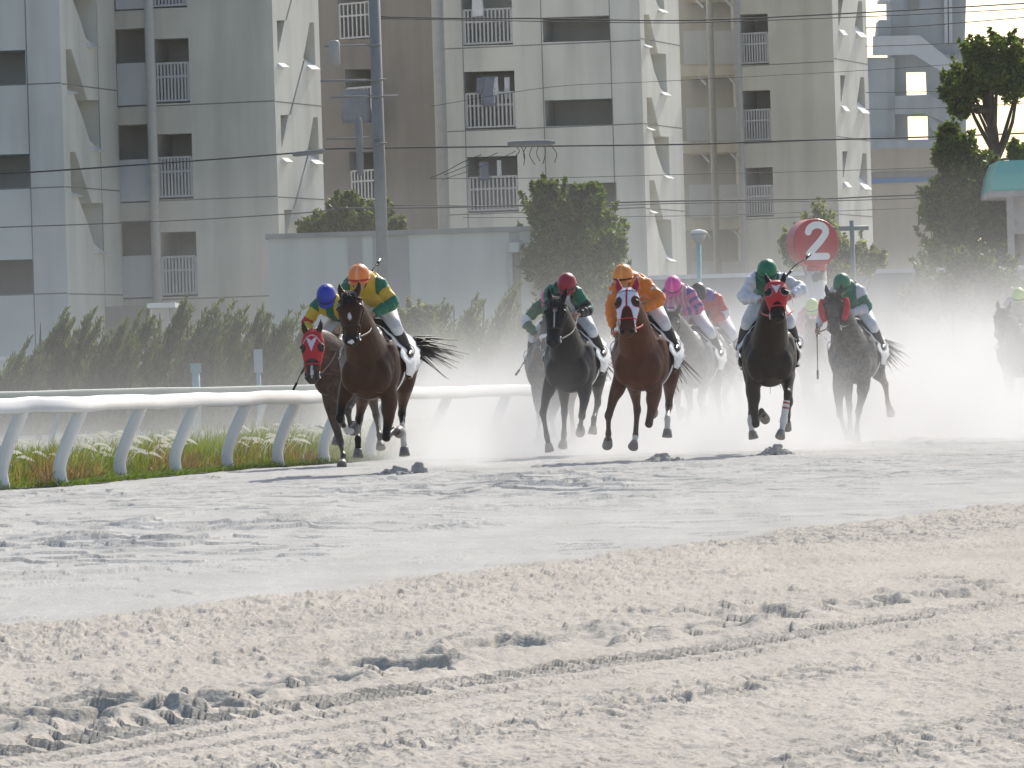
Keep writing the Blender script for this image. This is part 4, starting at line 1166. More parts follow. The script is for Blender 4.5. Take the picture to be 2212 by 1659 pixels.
def juniper(px, ytop, wpx, Y, label, seed):
    rng = np.random.default_rng(seed); b = gp(px, Y); top = at(px, ytop, Y)[2]; hw = wpx * 1.35 * Y / FD
    t = thing('juniper', label, 'conifer', b, 'junipers in the hedge row behind the rails')
    tk = MB(); tk.tube([b, b + np.array([.05, 0, top * .5]), b + np.array([.12, 0, top * .9])], [.07, .05, .01], 8, ref=(1, 0, 0)); mk('trunk', tk, M_BARK, t)
    cr = MB()
    nsp = 46
    for k in range(nsp):
        a = rng.random() * 6.28; rr = rng.random() ** .6; zt = top * (1 - .55 * rr * (.35 + 1.0 * rng.random()))
        if k < 3: zt = top * (1 - .06 * k); rr *= .35
        bx = b + np.array([math.cos(a) * hw * rr, math.sin(a) * hw * rr, 0])
        n = 150; u = rng.random(n) ** .8
        z = .15 + (zt - .15) * u
        wid = (.17 if k > 5 else .13) * (1 - u ** 2.4) + .015
        lean_ = .75 * u ** 2.2 * (zt / 3)
        p = np.stack([bx[0] + rng.normal(size=n) * wid * .6 + lean_, bx[1] + rng.normal(size=n) * wid * .6, z], 1)
        d = np.stack([.35 + rng.normal(size=n) * .35, rng.normal(size=n) * .35, .9 + 0 * u], 1); d /= np.linalg.norm(d, axis=1)[:, None]
        s_ = np.cross(d, rng.normal(size=(n, 3))); s_ /= np.linalg.norm(s_, axis=1)[:, None]
        ln = .10 + .10 * rng.random(n)
        v = np.stack([p, p + d * (ln * .5)[:, None] + s_ * .022, p + d * ln[:, None], p + d * (ln * .5)[:, None] - s_ * .022], 1).reshape(-1, 3)
        c = np.array([(.065, .085, .055), (.08, .105, .065), (.10, .125, .075)])[rng.integers(0, 3, n)]
        cr.add(v, [(4 * i, 4 * i + 1, 4 * i + 2, 4 * i + 3) for i in range(n)], np.repeat(c, 4, 0))
    mk('crown', cr, M_LEAF, t, False)
JUN = [(20, 735, 45, 'low juniper cut off by the left edge of the hedge row'), (82, 668, 30, 'narrow juniper with two leaning tips left of the dark porch'), (140, 672, 40, 'juniper with a tall wispy tip beside the dark porch'), (215, 690, 48, 'ragged juniper in front of the dark porch'),
       (262, 668, 42, 'juniper leaning across the porch canopy'), (340, 645, 48, 'tallest juniper in front of the balcony railings'), (400, 650, 45, 'broad juniper under the warm beige wall'), (452, 655, 42, 'juniper with two sharp tips under the beige wall'),
       (512, 660, 36, 'slim juniper left of the gap in the hedge with the teal board'), (565, 680, 40, 'dark juniper at the left end of the pale hut'), (612, 668, 40, 'juniper in front of the left end of the pale hut'), (665, 720, 36, 'juniper behind the blue capped jockey'),
       (905, 650, 45, 'juniper right of the leading horse, below the hut wall'), (975, 640, 42, 'leaning juniper with a feathery tip before the hut wall'), (1040, 615, 42, 'tallest leaning juniper before the right part of the hut'), (1105, 640, 40, 'juniper left of the dark red helmet')]
for i, (px, yt, wp, lb) in enumerate(JUN): juniper(px, yt, wp, 128 + (i % 3) * 1.5, lb, 300 + i)
tree('bush', 'pale leaved bush glinting behind the rump of the leading horse', 'bush', 905, 124, [(905, 700, 42, 40, 0), (930, 760, 40, 50, 0), (880, 740, 30, 40, 1)], [(.12, .15, .08), (.10, .12, .06), (.2, .22, .13)], .07, 1500, [(905, 760)], .05, 11)
tree('round_tree', 'rounded green tree between the pale hut and the apartment block', 'tree', 1240, 152, [(1235, 520, 92, 90, 0), (1180, 455, 55, 45, 1), (1270, 470, 65, 60, 0), (1300, 560, 62, 80, -1), (1190, 560, 70, 85, 0), (1240, 620, 90, 60, 0), (1182, 415, 18, 20, 0), (1265, 425, 30, 22, 0)], GREENS + YELG[1:], .12, 1500, [(1240, 640), (1238, 560)], .16, 21)
tree('round_tree', 'yellowing tree top showing above the left roof of the pale hut', 'tree', 745, 166, [(745, 490, 60, 55, 0), (690, 505, 45, 30, 0), (810, 490, 50, 40, 1), (752, 450, 28, 25, 0), (850, 505, 22, 30, 0)], YELG + GREENS[:1], .12, 1300, [(745, 560), (745, 500)], .15, 22)
tree('bush', 'sparse shrub with whitish leaves behind the red number drum', 'bush', 1790, 132, [(1775, 500, 42, 45, 0), (1850, 560, 50, 35, 0), (1720, 540, 32, 40, 0), (1800, 580, 60, 30, 1), (1890, 570, 32, 26, 0)], [(.16, .18, .11), (.10, .12, .06), (.26, .27, .19)], .075, 620, [(1790, 560)], .06, 23)
tree('topped_tree', 'tall tree with a clipped dark crown on a bare trunk, against the white sky', 'tree', 2140, 155, [(2130, 170, 75, 55, 0), (2160, 120, 45, 45, 0), (2085, 190, 50, 40, 1), (2180, 190, 42, 38, 0), (2105, 130, 32, 35, 0), (2060, 205, 30, 22, 0), (2075, 240, 26, 18, 0), (2200, 150, 26, 34, 0)], GREENS + YELG[:1], .105, 800, [(2150, 480), (2148, 330), (2140, 250), (2132, 200)], .22, 24)
tree('ivy_tree', 'ivy covered tree with a tall leafy column left of the green roof', 'tree', 2070, 150, [(2062, 350, 42, 58, 0), (2118, 395, 55, 70, 0), (2090, 440, 85, 70, 0), (2040, 460, 62, 80, 0), (2090, 540, 105, 75, 0), (2200, 335, 22, 24, 1), (2190, 560, 70, 80, 1), (2050, 305, 20, 30, 0), (2150, 470, 60, 70, 0)], GREENS + YELG[:2], .12, 1500, [(2090, 480), (2085, 380)], .2, 25)
tree('bush', 'hazy bush at the foot of the ivy covered tree', 'bush', 2060, 138, [(2060, 630, 95, 60, 0), (2160, 640, 80, 65, 0), (2000, 670, 60, 40, 0), (2110, 590, 60, 35, 0)], DULL + YELG[:1], .10, 1300, [(2060, 680)], .08, 26)
tree('bush', 'dusty bush against the long wall behind the chestnut horse', 'bush', 1330, 134, [(1330, 650, 60, 60, 0), (1290, 690, 50, 50, 0), (1400, 700, 45, 45, 0)], DULL, .08, 1100, [(1330, 700)], .06, 27)

# ------------------------------------------------------------------ apartment blocks
class Face:
    """a vertical wall plane through two ground points, measured in the picture"""
    def __init__(s, px0, Y0, px1, Y1, yref=350):
        a = at(px0, yref, Y0); b = at(px1, yref, Y1)
        s.a = np.array([a[0], a[1], 0]); s.b = np.array([b[0], b[1], 0]); s.w = np.linalg.norm(s.b - s.a)
        s.d = (s.b - s.a) / s.w; s.n = np.array([s.d[1], -s.d[0], 0])      # towards the camera
    def sz(s, p):
        d = ray(*p); t = ((s.a - C0) @ s.n) / (d @ s.n); q = C0 + d * t
        return np.array([(q - s.a) @ s.d, q[2]])
    def P(s, sz, out=0.0): return s.a + s.d * sz[0] + np.array([0, 0, sz[1]]) + s.n * out
    def wall(s, mb, z0, z1, holes, depth=1.3, inner=None, inset=0.0):
        """front sheet with holes, each hole a pocket with reveals and a back"""
        outer = [Vector((0, z0, 0)), Vector((s.w, z0, 0)), Vector((s.w, z1, 0)), Vector((0, z1, 0))]
        hs = []
        for h in holes:
            pts = [s.sz(p) for p in h]
            pts = [(min(max(q[0], .03), s.w - .03), min(max(q[1], z0 + .03), z1 - .03)) for q in pts]
            ar = sum(pts[i][0] * pts[(i + 1) % len(pts)][1] - pts[(i + 1) % len(pts)][0] * pts[i][1] for i in range(len(pts)))
            if ar > 0: pts = pts[::-1]
            hs.append(pts)
        loops = [outer] + [[Vector((q[0], q[1], 0)) for q in h] for h in hs]
        flat = [v for l_ in loops for v in l_]
        tri = tessellate_polygon(loops)
        mb.add([s.P((v.x, v.y)) for v in flat], [tuple(t) for t in tri])
        for h in hs:
            n = len(h); v = [s.P(q) for q in h] + [s.P(q, -depth) for q in h]
            if isinstance(inner, list): tgt = MB(); inner.append(tgt)
            else: tgt = mb
            tgt.add(v, [(i, (i + 1) % n, (i + 1) % n + n, i + n) for i in range(n)] + ([tuple(range(n, 2 * n))] if depth else []))
        return hs
def rect(f, x0, y0, x1, y1, sl=0.035):
    # a rectangle seen with the roll of the picture
    p = f(x0, y0); q = f(x1, y1)
    w = q[0] - p[0]; h = q[1] - p[1]
    return [p, (q[0], p[1] - w * ROLL), (q[0] + h * ROLL, q[1] - w * ROLL), (p[0] + h * ROLL, q[1])]
def railing(face, hole, f0, parent, bars=10, mid=.35):
    """bars across the lower part of an opening: hole is [tl, tr, br, bl] in pixels, f0 the share of height where it starts"""
    tl, tr, br, bl = [face.sz(p) for p in hole]
    x0, x1 = min(tl[0], bl[0]) + .04, max(tr[0], br[0]) - .04; zb, zt = min(bl[1], br[1]) + .06, 0
    zt = tl[1] + (bl[1] - tl[1]) * f0
    b = MB(); ax = [face.d, face.n, np.array([0, 0, 1.0])]
    o = -.06
    for z in (zb + .03, zt, zt - (zt - zb) * mid):
        b.obox(face.P(((x0 + x1) / 2, z), o), ax, ((x1 - x0) / 2, .03, .03))
    for k in range(bars + 1):
        x = x0 + (x1 - x0) * k / bars
        b.obox(face.P((x, (zb + zt) / 2), o + .004), ax, (.028 if 0 < k < bars else .05, .018, (zt - zb) / 2))
    mk('railing', b, M_RAILING, parent, False)
def joint_lines(face, z0, z1, zs, xs, parent):
    ax = [face.d, face.n, np.array([0, 0, 1.0])]
    for z in zs: b = MB(); b.obox(face.P((face.w / 2, z), .0), ax, (face.w / 2 - .02, .004, .018)); mk('panel_joint', b, M_WALLD, parent, False)
    for x in xs: b = MB(); b.obox(face.P((x, (z0 + z1) / 2), .0), ax, (.014, .0065, (z1 - z0) / 2)); mk('panel_joint', b, M_WALLD, parent, False)
def hull(mb, corners, z1):
    """back and side walls and flat roof behind the faces: corners run round the plan"""
    n = len(corners); v = [np.array([c[0], c[1], 0]) for c in corners] + [np.array([c[0], c[1], z1]) for c in corners]
    mb.add(v, [(i, i + 1, i + 1 + n, i + n) for i in range(n - 1)] + [tuple(range(n, 2 * n))])
def sill(lst, face, pts, out=.0, back=.75, drop=.25):
    mb = MB(); lst.append(mb)
    a, b = [face.sz(p) for p in pts]
    v = [face.P(a, .16), face.P(b, .16), face.P((b[0], b[1] + drop), -back * .5), face.P((a[0], a[1] + drop), -back * .5), face.P((a[0], a[1] - .08), -back * .5), face.P((b[0], b[1] - .08), -back * .5)]
    mb.add(v, [(0, 1, 2, 3), (0, 4, 5, 1), (0, 3, 4), (1, 5, 2)])
def shift(poly, dx, dy): return [(x + dx, y + dy) for x, y in poly]
ZT = 22.0
# ---- left block
B1 = thing('apartment_block', 'pale apartment block on the left with stair slots and railed balcony openings', 'apartment block', gp(300, 165), 'apartment blocks behind the track')
A1 = Face(-1300, 165.1, 138, 162)
B1f = Face(138, 162, 257, 166.5)
w = MB(); pk = []
hA = [[f4(-140, 270), f4(132, 262), f4(137, 443), f4(-135, 450)], [f4(-120, 815), f4(155, 807), f4(160, 985), f4(-115, 994)], [f4(-100, 1368), f4(175, 1360), f4(180, 1540), f4(-95, 1550)], [f4(-160, -275), f4(112, -283), f4(117, -100), f4(-155, -92)]]
A1.wall(w, 0, ZT, hA, 1.6, pk)
slot = [(345, 258), (374, 258), (458, 524), (522, 526), (527, 792), (472, 740), (436, 625), (385, 490), (352, 470)]
slots = [shift(slot, 22 * k, 540 * k) for k in (-1, 0, 1)]
B1f.wall(w, 0, ZT, [[f4(*p) for p in q] for q in slots], .9)
sl = []
for k in (-1, 0, 1):
    sill(sl, B1f, [f4(353 + 22 * k, 488 + 540 * k), f4(388 + 22 * k, 490 + 540 * k)], back=.5, drop=.16); sill(sl, B1f, [f4(473 + 22 * k, 786 + 540 * k), f4(528 + 22 * k, 794 + 540 * k)], back=.6, drop=.24)
rc = Face(250, 168.0, 330, 168.0)       # recess behind the balconies
rb = MB(); rc.wall(rb, 0, ZT, [], 0); pk.append(rb)
C1 = Face(326, 166.0, 598, 165.0)
D1 = Face(598, 165.0, 698, 168.5)
hC = [rect(f4, 795, 205, 988, 545), rect(f4, 815, 705, 1005, 1048), rect(f4, 838, 1220, 1028, 1560), rect(f4, 778, -295, 972, 45)]
wc = MB(); C1.wall(wc, 0, ZT, hC, 1.5, pk)
tri1 = [(1472, 605), (1515, 603), (1478, 780)]; tri2 = [(1645, 615), (1668, 615), (1676, 862), (1648, 860), (1612, 800)]
diag = [(1592, 315), (1600, 318), (1525, 603), (1517, 603)]
hD = []
for k in (-1, 0, 1): hD += [[f4(*p) for p in shift(q, 20 * k, 497 * k)] for q in (tri1, tri2)]
for k in (-1, 0, 1): hD.append([f4(*p) for p in shift(diag, 20 * k, 497 * k)])
D1.wall(w, 0, ZT, hD, .8)
for k in (-1, 0, 1):
    sill(sl, D1, [f4(1478 + 20 * k, 850 + 497 * k), f4(1512 + 20 * k, 850 + 497 * k)], back=.5, drop=.3); sill(sl, D1, [f4(1632 + 20 * k, 862 + 497 * k), f4(1676 + 20 * k, 862 + 497 * k)], back=.5, drop=.3)
bk = 12.0
hull(w, [B1f.b[:2], B1f.b[:2] + (.0, 1.3)], ZT); hull(wc, [C1.a[:2] + (0, 1.9), C1.a[:2]], ZT)
hull(w, [D1.b[:2], D1.b[:2] + (-.7, bk), A1.a[:2] + (0, bk + 3), A1.a[:2]], ZT)
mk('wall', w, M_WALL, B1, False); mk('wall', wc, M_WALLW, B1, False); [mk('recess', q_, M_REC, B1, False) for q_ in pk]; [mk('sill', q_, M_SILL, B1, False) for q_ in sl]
for h, f0 in zip(hC, (.385, .365, .385, .4)): railing(C1, h, f0, B1, 10)
for fc, x0 in ((A1, None), (B1f, None), (C1, None), (D1, None)):
    zs = [fc.sz(f4(*p))[1] for p in ({A1: [(0, 448), (0, 993), (0, 1550)], B1f: [(450, 455), (470, 990), (500, 1545)], C1: [(1200, 540), (1200, 1040), (1200, 1560)], D1: [(1500, 538), (1500, 1036)]}[fc])]
    xs = {A1: [A1.sz(f4(125, 0))[0] if False else A1.sz(f4(146, 500))[0]], B1f: [B1f.sz(f4(515, 400))[0]], C1: [], D1: []}[fc]
    joint_lines(fc, 0, ZT, zs, xs, B1)
pf = Face(254, 166.6, 322, 166.3)
for k in (-1, 0, 1, 2):
    b = MB(); r_ = [pf.sz(f4(612 + 12 * k, 335 + 505 * k)), pf.sz(f4(778 + 12 * k, 335 + 505 * k)), pf.sz(f4(778 + 12 * k, 548 + 505 * k)), pf.sz(f4(612 + 12 * k, 548 + 505 * k))]
    b.obox(pf.P(((r_[0][0] + r_[1][0]) / 2, (r_[0][1] + r_[2][1]) / 2), -.05), [pf.d, pf.n, np.array([0, 0, 1.])], ((r_[1][0] - r_[0][0]) / 2, .05, (r_[0][1] - r_[2][1]) / 2)); mk('balcony_panel', b, M_PANEL, B1, False)
    b = MB(); zc = r_[2][1] - .30; b.obox(pf.P((pf.w / 2, zc), -.75), [pf.d, pf.n, np.array([0, 0, 1.])], (pf.w / 2, .7, .26)); mk('balcony_slab', b, M_WALLW, B1, False)
def pipe(p0, p1, Y, r, parent, m=M_PIPE):
    b = MB(); a = at(*p0, Y); c = at(*p1, Y); a[2] = ZT; e = np.array([c[0], c[1], .0]); b.tube([np.array([c[0], c[1], ZT]), e], r, 10, ref=(1, 0, 0)); mk('drain_pipe', b, m, parent)
pipe(f4(775, 0), f4(803, 800), 164.6, .135, B1)
# ---- entrance porch of the left block
pc_ = thing('porch', 'dark entrance porch with a pale canopy post behind the hedge', 'porch', gp(270, 150))
def pbox(px0, py0, px1, py1, Y, dep, name, m, par):
    a = at(px0, py0, Y); c = at(px1, py1, Y); b = MB(); b.box((a[0], Y, min(a[2], c[2])), (c[0], Y + dep, max(a[2], c[2]))); return mk(name, b, m, par, False)
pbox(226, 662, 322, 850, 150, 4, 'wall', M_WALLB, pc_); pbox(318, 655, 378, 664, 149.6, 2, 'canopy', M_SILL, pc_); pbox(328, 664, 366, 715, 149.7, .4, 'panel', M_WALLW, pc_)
# ---- middle block
B2 = thing('apartment_block', 'middle apartment block with laundry behind its balcony railings and wide dark openings', 'apartment block', gp(1170, 190), 'apartment blocks behind the track')
X2 = Face(660, 194.0, 947, 190.5); E2 = Face(947, 188.0, 1392, 186.5); F2 = Face(1392, 186.5, 1476, 191.0)
wX = MB(); wE = MB(); pk = []; sl = []
hX = [rect(f5, 108, -110, 296, 208), rect(f5, 150, 365, 302, 642), rect(f5, 172, 800, 322, 1062)]
X2.wall(wX, 0, ZT, hX, 1.4, pk)
hE = [rect(f5, 762, -140, 1022, 242), rect(f5, 775, 378, 1040, 682), rect(f5, 792, 825, 1056, 1118)]
hO = [rect(f5, 1188, 92, 1542, 222), rect(f5, 1200, 527, 1557, 664), rect(f5, 1222, 968, 1575, 1098)]
E2.wall(wE, 0, ZT, hE + hO, 1.5, pk)
slot2 = [(65, 80), (93, 80), (143, 294), (187, 298), (194, 528), (158, 490), (122, 392), (92, 262), (70, 255)]
F2.wall(wE, 0, ZT, [[f6(*p) for p in shift(slot2, 15 * k, 458 * k)] for k in (-1, 0, 1, 2)], .9)
for k in (-1, 0, 1, 2):
    sill(sl, F2, [f6(68 + 15 * k, 262 + 458 * k), f6(92 + 15 * k, 262 + 458 * k)], back=.5, drop=.2); sill(sl, F2, [f6(158 + 15 * k, 526 + 458 * k), f6(194 + 15 * k, 530 + 458 * k)], back=.6, drop=.3)
hull(wE, [E2.a[:2] + (0, 5), E2.a[:2]], ZT); hull(wE, [F2.b[:2], F2.b[:2] + (.1, 14), X2.a[:2] + (0, 14), X2.a[:2]], ZT)
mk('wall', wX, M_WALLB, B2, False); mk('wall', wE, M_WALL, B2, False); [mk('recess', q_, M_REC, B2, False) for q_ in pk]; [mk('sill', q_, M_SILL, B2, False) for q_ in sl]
for h, f0 in zip(hX, (.42, .36, .38)): railing(X2, h, f0, B2, 8)
for h, f0 in zip(hE, (.51, .38, .37)): railing(E2, h, f0, B2, 12)
joint_lines(E2, 0, ZT, [E2.sz(f5(1400, y))[1] for y in (225, 662, 1102)], [E2.sz(f5(x, 400))[0] for x in (775, 1190, 1550)], B2)
joint_lines(F2, 0, ZT, [F2.sz(f6(200, y))[1] for y in (240, 700, 1160)], [], B2)
pipe(f5(622, 0), f5(655, 800), 187.2, .16, B2)
pipe(f5(640, 0), f5(672, 800), 187.3, .12, B2)
def laundry(px, py, Y, w_, h_, lb, m):
    a = at(*f5(px, py), Y); t = thing('hanging_laundry', lb, 'laundry', a, 'laundry drying on the balconies'); b = MB()
    n = 7; rows = []
    for i in range(n):
        rows.append([a + np.array([(k / 6 - .5) * w_ * (1 - .12 * math.sin(i)), .03 * math.sin(k * 1.9 + i), -h_ * i / (n - 1)]) for k in range(7)] + [a + np.array([(k / 6 - .5) * w_, .05 + .03 * math.sin(k * 1.9 + i), -h_ * i / (n - 1)]) for k in range(6, -1, -1)])
    b.rings(rows); mk('cloth', b, m, t)
M_CL1 = mat('grey towel', (.20, .22, .27), .8); M_CL2 = mat('white shirt', (.75, .75, .76), .8)
for px, py, ww, hh_, lb, m in [(860, 408, .22, .5, 'grey cloth at the left of the second balcony of the middle block', M_CL1), (905, 402, .45, .95, 'broad grey towel hanging in the second balcony of the middle block', M_CL1), (942, 402, .16, .62, 'thin white garment hanging in the second balcony', M_CL2), (1002, 405, .18, .7, 'white garment at the right of the second balcony', M_CL2), (960, 840, .14, .55, 'small white garment hanging in the lowest visible balcony', M_CL2), (880, 850, .3, .6, 'grey cloth hanging in the lowest visible balcony', M_CL1), (845, -60, .35, .9, 'pale cloth in the top balcony of the middle block', M_CL2), (210, 470, .9, 1.1, 'pale bedding draped in front of the dark wall balcony', M_CL1)]:
    laundry(px, py, 187.6 if px > 400 else 191.0, ww, hh_, lb, m)
# ---- right block
B3 = thing('apartment_block', 'right apartment block with open galleries and white parapet panels', 'apartment block', gp(1680, 206), 'apartment blocks behind the track')
G3 = Face(1600, 206.5, 1808, 205); H3 = Face(1808, 205, 1881, 209.5); R3 = Face(1462, 212, 1602, 211.5)
wG = MB(); wH = MB(); pk = []; sl = []
hG = [rect(f6, 590, 80, 748, 360), rect(f6, 602, 502, 762, 785), rect(f6, 616, 928, 776, 1200), rect(f6, 575, -340, 735, -60)]
G3.wall(wG, 0, ZT, hG, 1.5, pk)
tA = [(1150, 416), (1178, 416), (1156, 562), (1152, 560)]; tB = [(1262, 425), (1282, 428), (1290, 622), (1262, 622), (1240, 580)]
hH = []
for k in (-1, 0, 1): hH += [[f6(*p) for p in shift(q, 12 * k, 420 * k)] for q in (tA, tB)]
H3.wall(wH, 0, ZT, hH, .8)
for k in (-1, 0, 1):
    sill(sl, H3, [f6(1156 + 12 * k, 614 + 420 * k), f6(1182 + 12 * k, 616 + 420 * k)], back=.4, drop=.45); sill(sl, H3, [f6(1252 + 12 * k, 626 + 420 * k), f6(1291 + 12 * k, 628 + 420 * k)], back=.5, drop=.45)
rb = MB(); R3.wall(rb, 0, ZT, [], 0); pk.append(rb)
hull(wG, [G3.a[:2] + (0, 5), G3.a[:2]], ZT); hull(wH, [H3.b[:2], H3.b[:2] + (.6, 12), R3.a[:2] + (0, 12), R3.a[:2]], ZT)
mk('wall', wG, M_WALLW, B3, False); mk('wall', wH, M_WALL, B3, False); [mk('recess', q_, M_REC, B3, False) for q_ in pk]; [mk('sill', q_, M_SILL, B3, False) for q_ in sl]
for h, f0 in zip(hG, (.385, .385, .38, .38)): railing(G3, h, f0, B3, 10)
joint_lines(G3, 0, ZT, [G3.sz(f6(900, y))[1] for y in (350, 780, 1200)], [], B3); joint_lines(H3, 0, ZT, [H3.sz(f6(1300, y))[1] for y in (355, 775, 1195)], [], B3)
pf = Face(1470, 209.5, 1598, 209.2)
ax3 = [pf.d, pf.n, np.array([0, 0, 1.])]
for k in (-1, 0, 1, 2, 3):
    for x0, x1 in ((282, 420), (448, 572)):
        a = pf.sz(f6(x0 + 15 * k, 172 + 425 * k)); c = pf.sz(f6(x1 + 15 * k, 352 + 425 * k))
        b = MB(); b.obox(pf.P(((a[0] + c[0]) / 2, (a[1] + c[1]) / 2), -.05), ax3, (abs(c[0] - a[0]) / 2, .05, (a[1] - c[1]) / 2)); pa = mk('balcony_panel', b, M_PANEL, B3, False)
        b = MB(); b.obox(pf.P((a[0] + .36 * (c[0] - a[0]) * .9, (a[1] + c[1]) / 2), .004), ax3, (abs(c[0] - a[0]) * .28, .006, (a[1] - c[1]) * .46)); mk('panel_infill', b, M_PIPE, pa, False)
    b = MB(); z = pf.sz(f6(400, 385 + 425 * k))[1]; b.obox(pf.P((pf.w / 2, z), -1.1), ax3, (pf.w / 2, 1.05, .22)); mk('gallery_floor', b, M_WALLW, B3, False)
    for xx in (412, 575):
        b = MB(); p0 = pf.sz(f6(xx + 15 * k, 470 + 425 * k)); b.tube([pf.P(p0, .05), pf.P((p0[0] - .65, p0[1] + .75), -.4)], .05, 6, ref=(1, 0, 0)); mk('pipe_brace', b, M_PANEL, B3, False)
pipe(f6(423, 0), f6(450, 800), 208.6, .12, B3); pipe(f6(573, 0), f6(600, 800), 205.9, .13, B3)
# ---- distant stair tower
B4 = thing('stair_tower', 'blue grey concrete building with a zigzag outdoor staircase, right of the blocks', 'building', gp(2000, 357))
Y4 = 357.0
def slab(poly, Y, dep, m, name, par, holes=()):
    """an upright slab with real depth, outlined at distance Y"""
    fc = Face(0, Y, 2212, Y); b = MB()
    pts = [fc.sz(p) for p in poly]; ar = sum(pts[i][0] * pts[(i + 1) % len(pts)][1] - pts[(i + 1) % len(pts)][0] * pts[i][1] for i in range(len(pts)))
    if ar < 0: pts = pts[::-1]
    loops = [[Vector((q[0], q[1], 0)) for q in pts]] + [[Vector((*fc.sz(p), 0)) for p in h] for h in holes]
    flat = [v for l_ in loops for v in l_]; tri = tessellate_polygon(loops); n = len(flat)
    b.add([fc.P((v.x, v.y)) for v in flat] + [fc.P((v.x, v.y), -dep) for v in flat], [tuple(t) for t in tri] + [tuple(i + n for i in t[::-1]) for t in tri])
    k0 = 0
    for l_ in loops:
        m_ = len(l_); v = [fc.P((q.x, q.y)) for q in l_] + [fc.P((q.x, q.y), -dep) for q in l_]
        b.add(v, [(i, (i + 1) % m_, (i + 1) % m_ + m_, i + m_) for i in range(m_)])
    return mk(name, b, m, par, False)
P6 = lambda *pts: [f6(*p) for p in pts]
slab(P6((1428, -160), (1850, -160), (1835, 340), (1440, 340)), Y4 + 2.2, 5, M_STAIR, 'tower_wall', B4)
slab(P6((1300, 318), (1450, 318), (1452, 830), (1322, 830)), Y4 + .5, 6, M_STAIR, 'wing_wall', B4)
slab(P6((1448, 300), (1840, 300), (1845, 830), (1450, 830)), Y4 + 1.5, .5, M_STAIR, 'rear_wall', B4, [P6((1514, 398), (1624, 396), (1630, 526), (1517, 526)), P6((1522, 642), (1635, 640), (1638, 770), (1525, 772))])
slab(P6((1332, 200), (1590, 195), (1840, 400), (1840, 480), (1560, 300), (1330, 305)), Y4 - .3, .4, M_PANEL, 'stair_flight', B4)
slab(P6((1452, 530), (1648, 522), (1845, 640), (1845, 730), (1610, 625), (1454, 630)), Y4 - .3, .4, M_STAIR, 'stair_flight', B4)
slab(P6((1640, 640), (1845, 800), (1845, 835), (1322, 835), (1322, 770), (1700, 775), (1640, 690)), Y4 - .2, .4, M_STAIR, 'stair_flight', B4)
slab(P6((1365, 110), (1432, 110), (1435, 212), (1355, 212)), Y4 + .6, 3, M_STAIR, 'parapet', B4)
slab(P6((1528, -120), (1582, -120), (1584, 55), (1530, 55)), Y4 + 2.0, .15, M_WALLD, 'window', B4)
for x in (1722, 1748): slab(P6((x, -160), (x + 20, -160), (x + 22, 240), (x + 4, 240)), Y4 + 1.8, .3, M_PANEL, 'duct', B4)
slab(P6((1370, -10), (1430, -10), (1430, 6), (1370, 6)), Y4 + .6, 3, M_PANEL, 'canopy', B4)
# ---- low beige building under it
B5 = thing('low_building', 'beige stained building with a faded blue stripe behind the ivy tree', 'building', gp(1980, 300))
slab(P6((1318, 822), (1900, 808), (1915, 1560), (1335, 1560)), 300, 8, M_BEIGE, 'wall', B5)
slab(P6((1322, 985), (1700, 975), (1700, 1000), (1322, 1015)), 299.9, .08, M_BLUE, 'blue_stripe', B5)
slab(P6((1322, 955), (1700, 945), (1700, 974), (1322, 984)), 299.9, .06, M_WALLB, 'window_band', B5)
# ---- pale hut
hut = thing('utility_hut', 'flat roofed pale hut with grey bands behind the hedge', 'hut', gp(870, 152))
Yh = 152.0
h0, h1 = at(578, 510, Yh), at(1166, 496, Yh)
b = MB(); b.box((h0[0], Yh, 0), (h1[0], Yh + 6, h1[2])); mk('wall', b, M_HUT, hut, False)
b = MB(); b.box((h0[0] - .06, Yh - .10, h1[2] - .02), (h1[0] + .06, Yh + 6.1, h1[2] + .10)); mk('roof_edge', b, M_CONC, hut, False)
for a, c in ((f5(168, 1230)[0], f5(235, 0)[0] + 3), (f5(300, 0)[0], f5(322, 0)[0]), (f5(380, 0)[0], f5(488, 0)[0]), (f5(1018, 0)[0], f5(1070, 0)[0])):
    x0, x1 = at(a, 560, Yh)[0], at(c, 560, Yh)[0]; b = MB(); b.box((x0, Yh - .03, 0), (x1, Yh + .1, h1[2] - .06)); mk('pilaster', b, M_HUTB, hut, False)
b = MB(); q0, q1 = at(*f5(1010, 1275), Yh), at(*f5(1068, 1325), Yh); b.box((q0[0], Yh - .3, q1[2]), (q1[0], Yh - .02, q0[2])); mk('meter_box', b, M_HUT, hut, False)
b = MB(); q0 = at(*f5(1022, 1325), Yh); b.tube([(q0[0], Yh - .12, q0[2]), (q0[0], Yh - .12, 0)], .06, 8, ref=(1, 0, 0)); mk('drain_pipe', b, M_HUT, hut)
# ---- long boundary wall on the right, and the left one
def longwall(pts, hgt, name, label, m, th=.18):
    t = thing(name, label, 'wall', pts[0]); b = MB()
    for i in range(len(pts) - 1):
        a, c = pts[i], pts[i + 1]; d = (c - a) / np.linalg.norm(c - a); n_ = np.array([d[1], -d[0], 0])
        b.obox((a + c) / 2 + (0, 0, hgt / 2), [d, n_, np.array([0, 0, 1.])], (np.linalg.norm(c - a) / 2, th / 2, hgt / 2))
    mk('wall', b, m, t, False)
    b = MB()
    for i in range(len(pts) - 1):
        a, c = pts[i], pts[i + 1]; d = (c - a) / np.linalg.norm(c - a); n_ = np.array([d[1], -d[0], 0])
        b.obox((a + c) / 2 + (0, 0, hgt + .05), [d, n_, np.array([0, 0, 1.])], (np.linalg.norm(c - a) / 2 + .02, th / 2 + .05, .05))
    mk('coping', b, M_SILL, t, False)
wtop = at(1600, 600, 140)[2]
longwall([gp(1330, 139), gp(2330, 141)], wtop, 'boundary_wall', 'long grey block wall with pale coping behind the right hand horses', M_CONC)
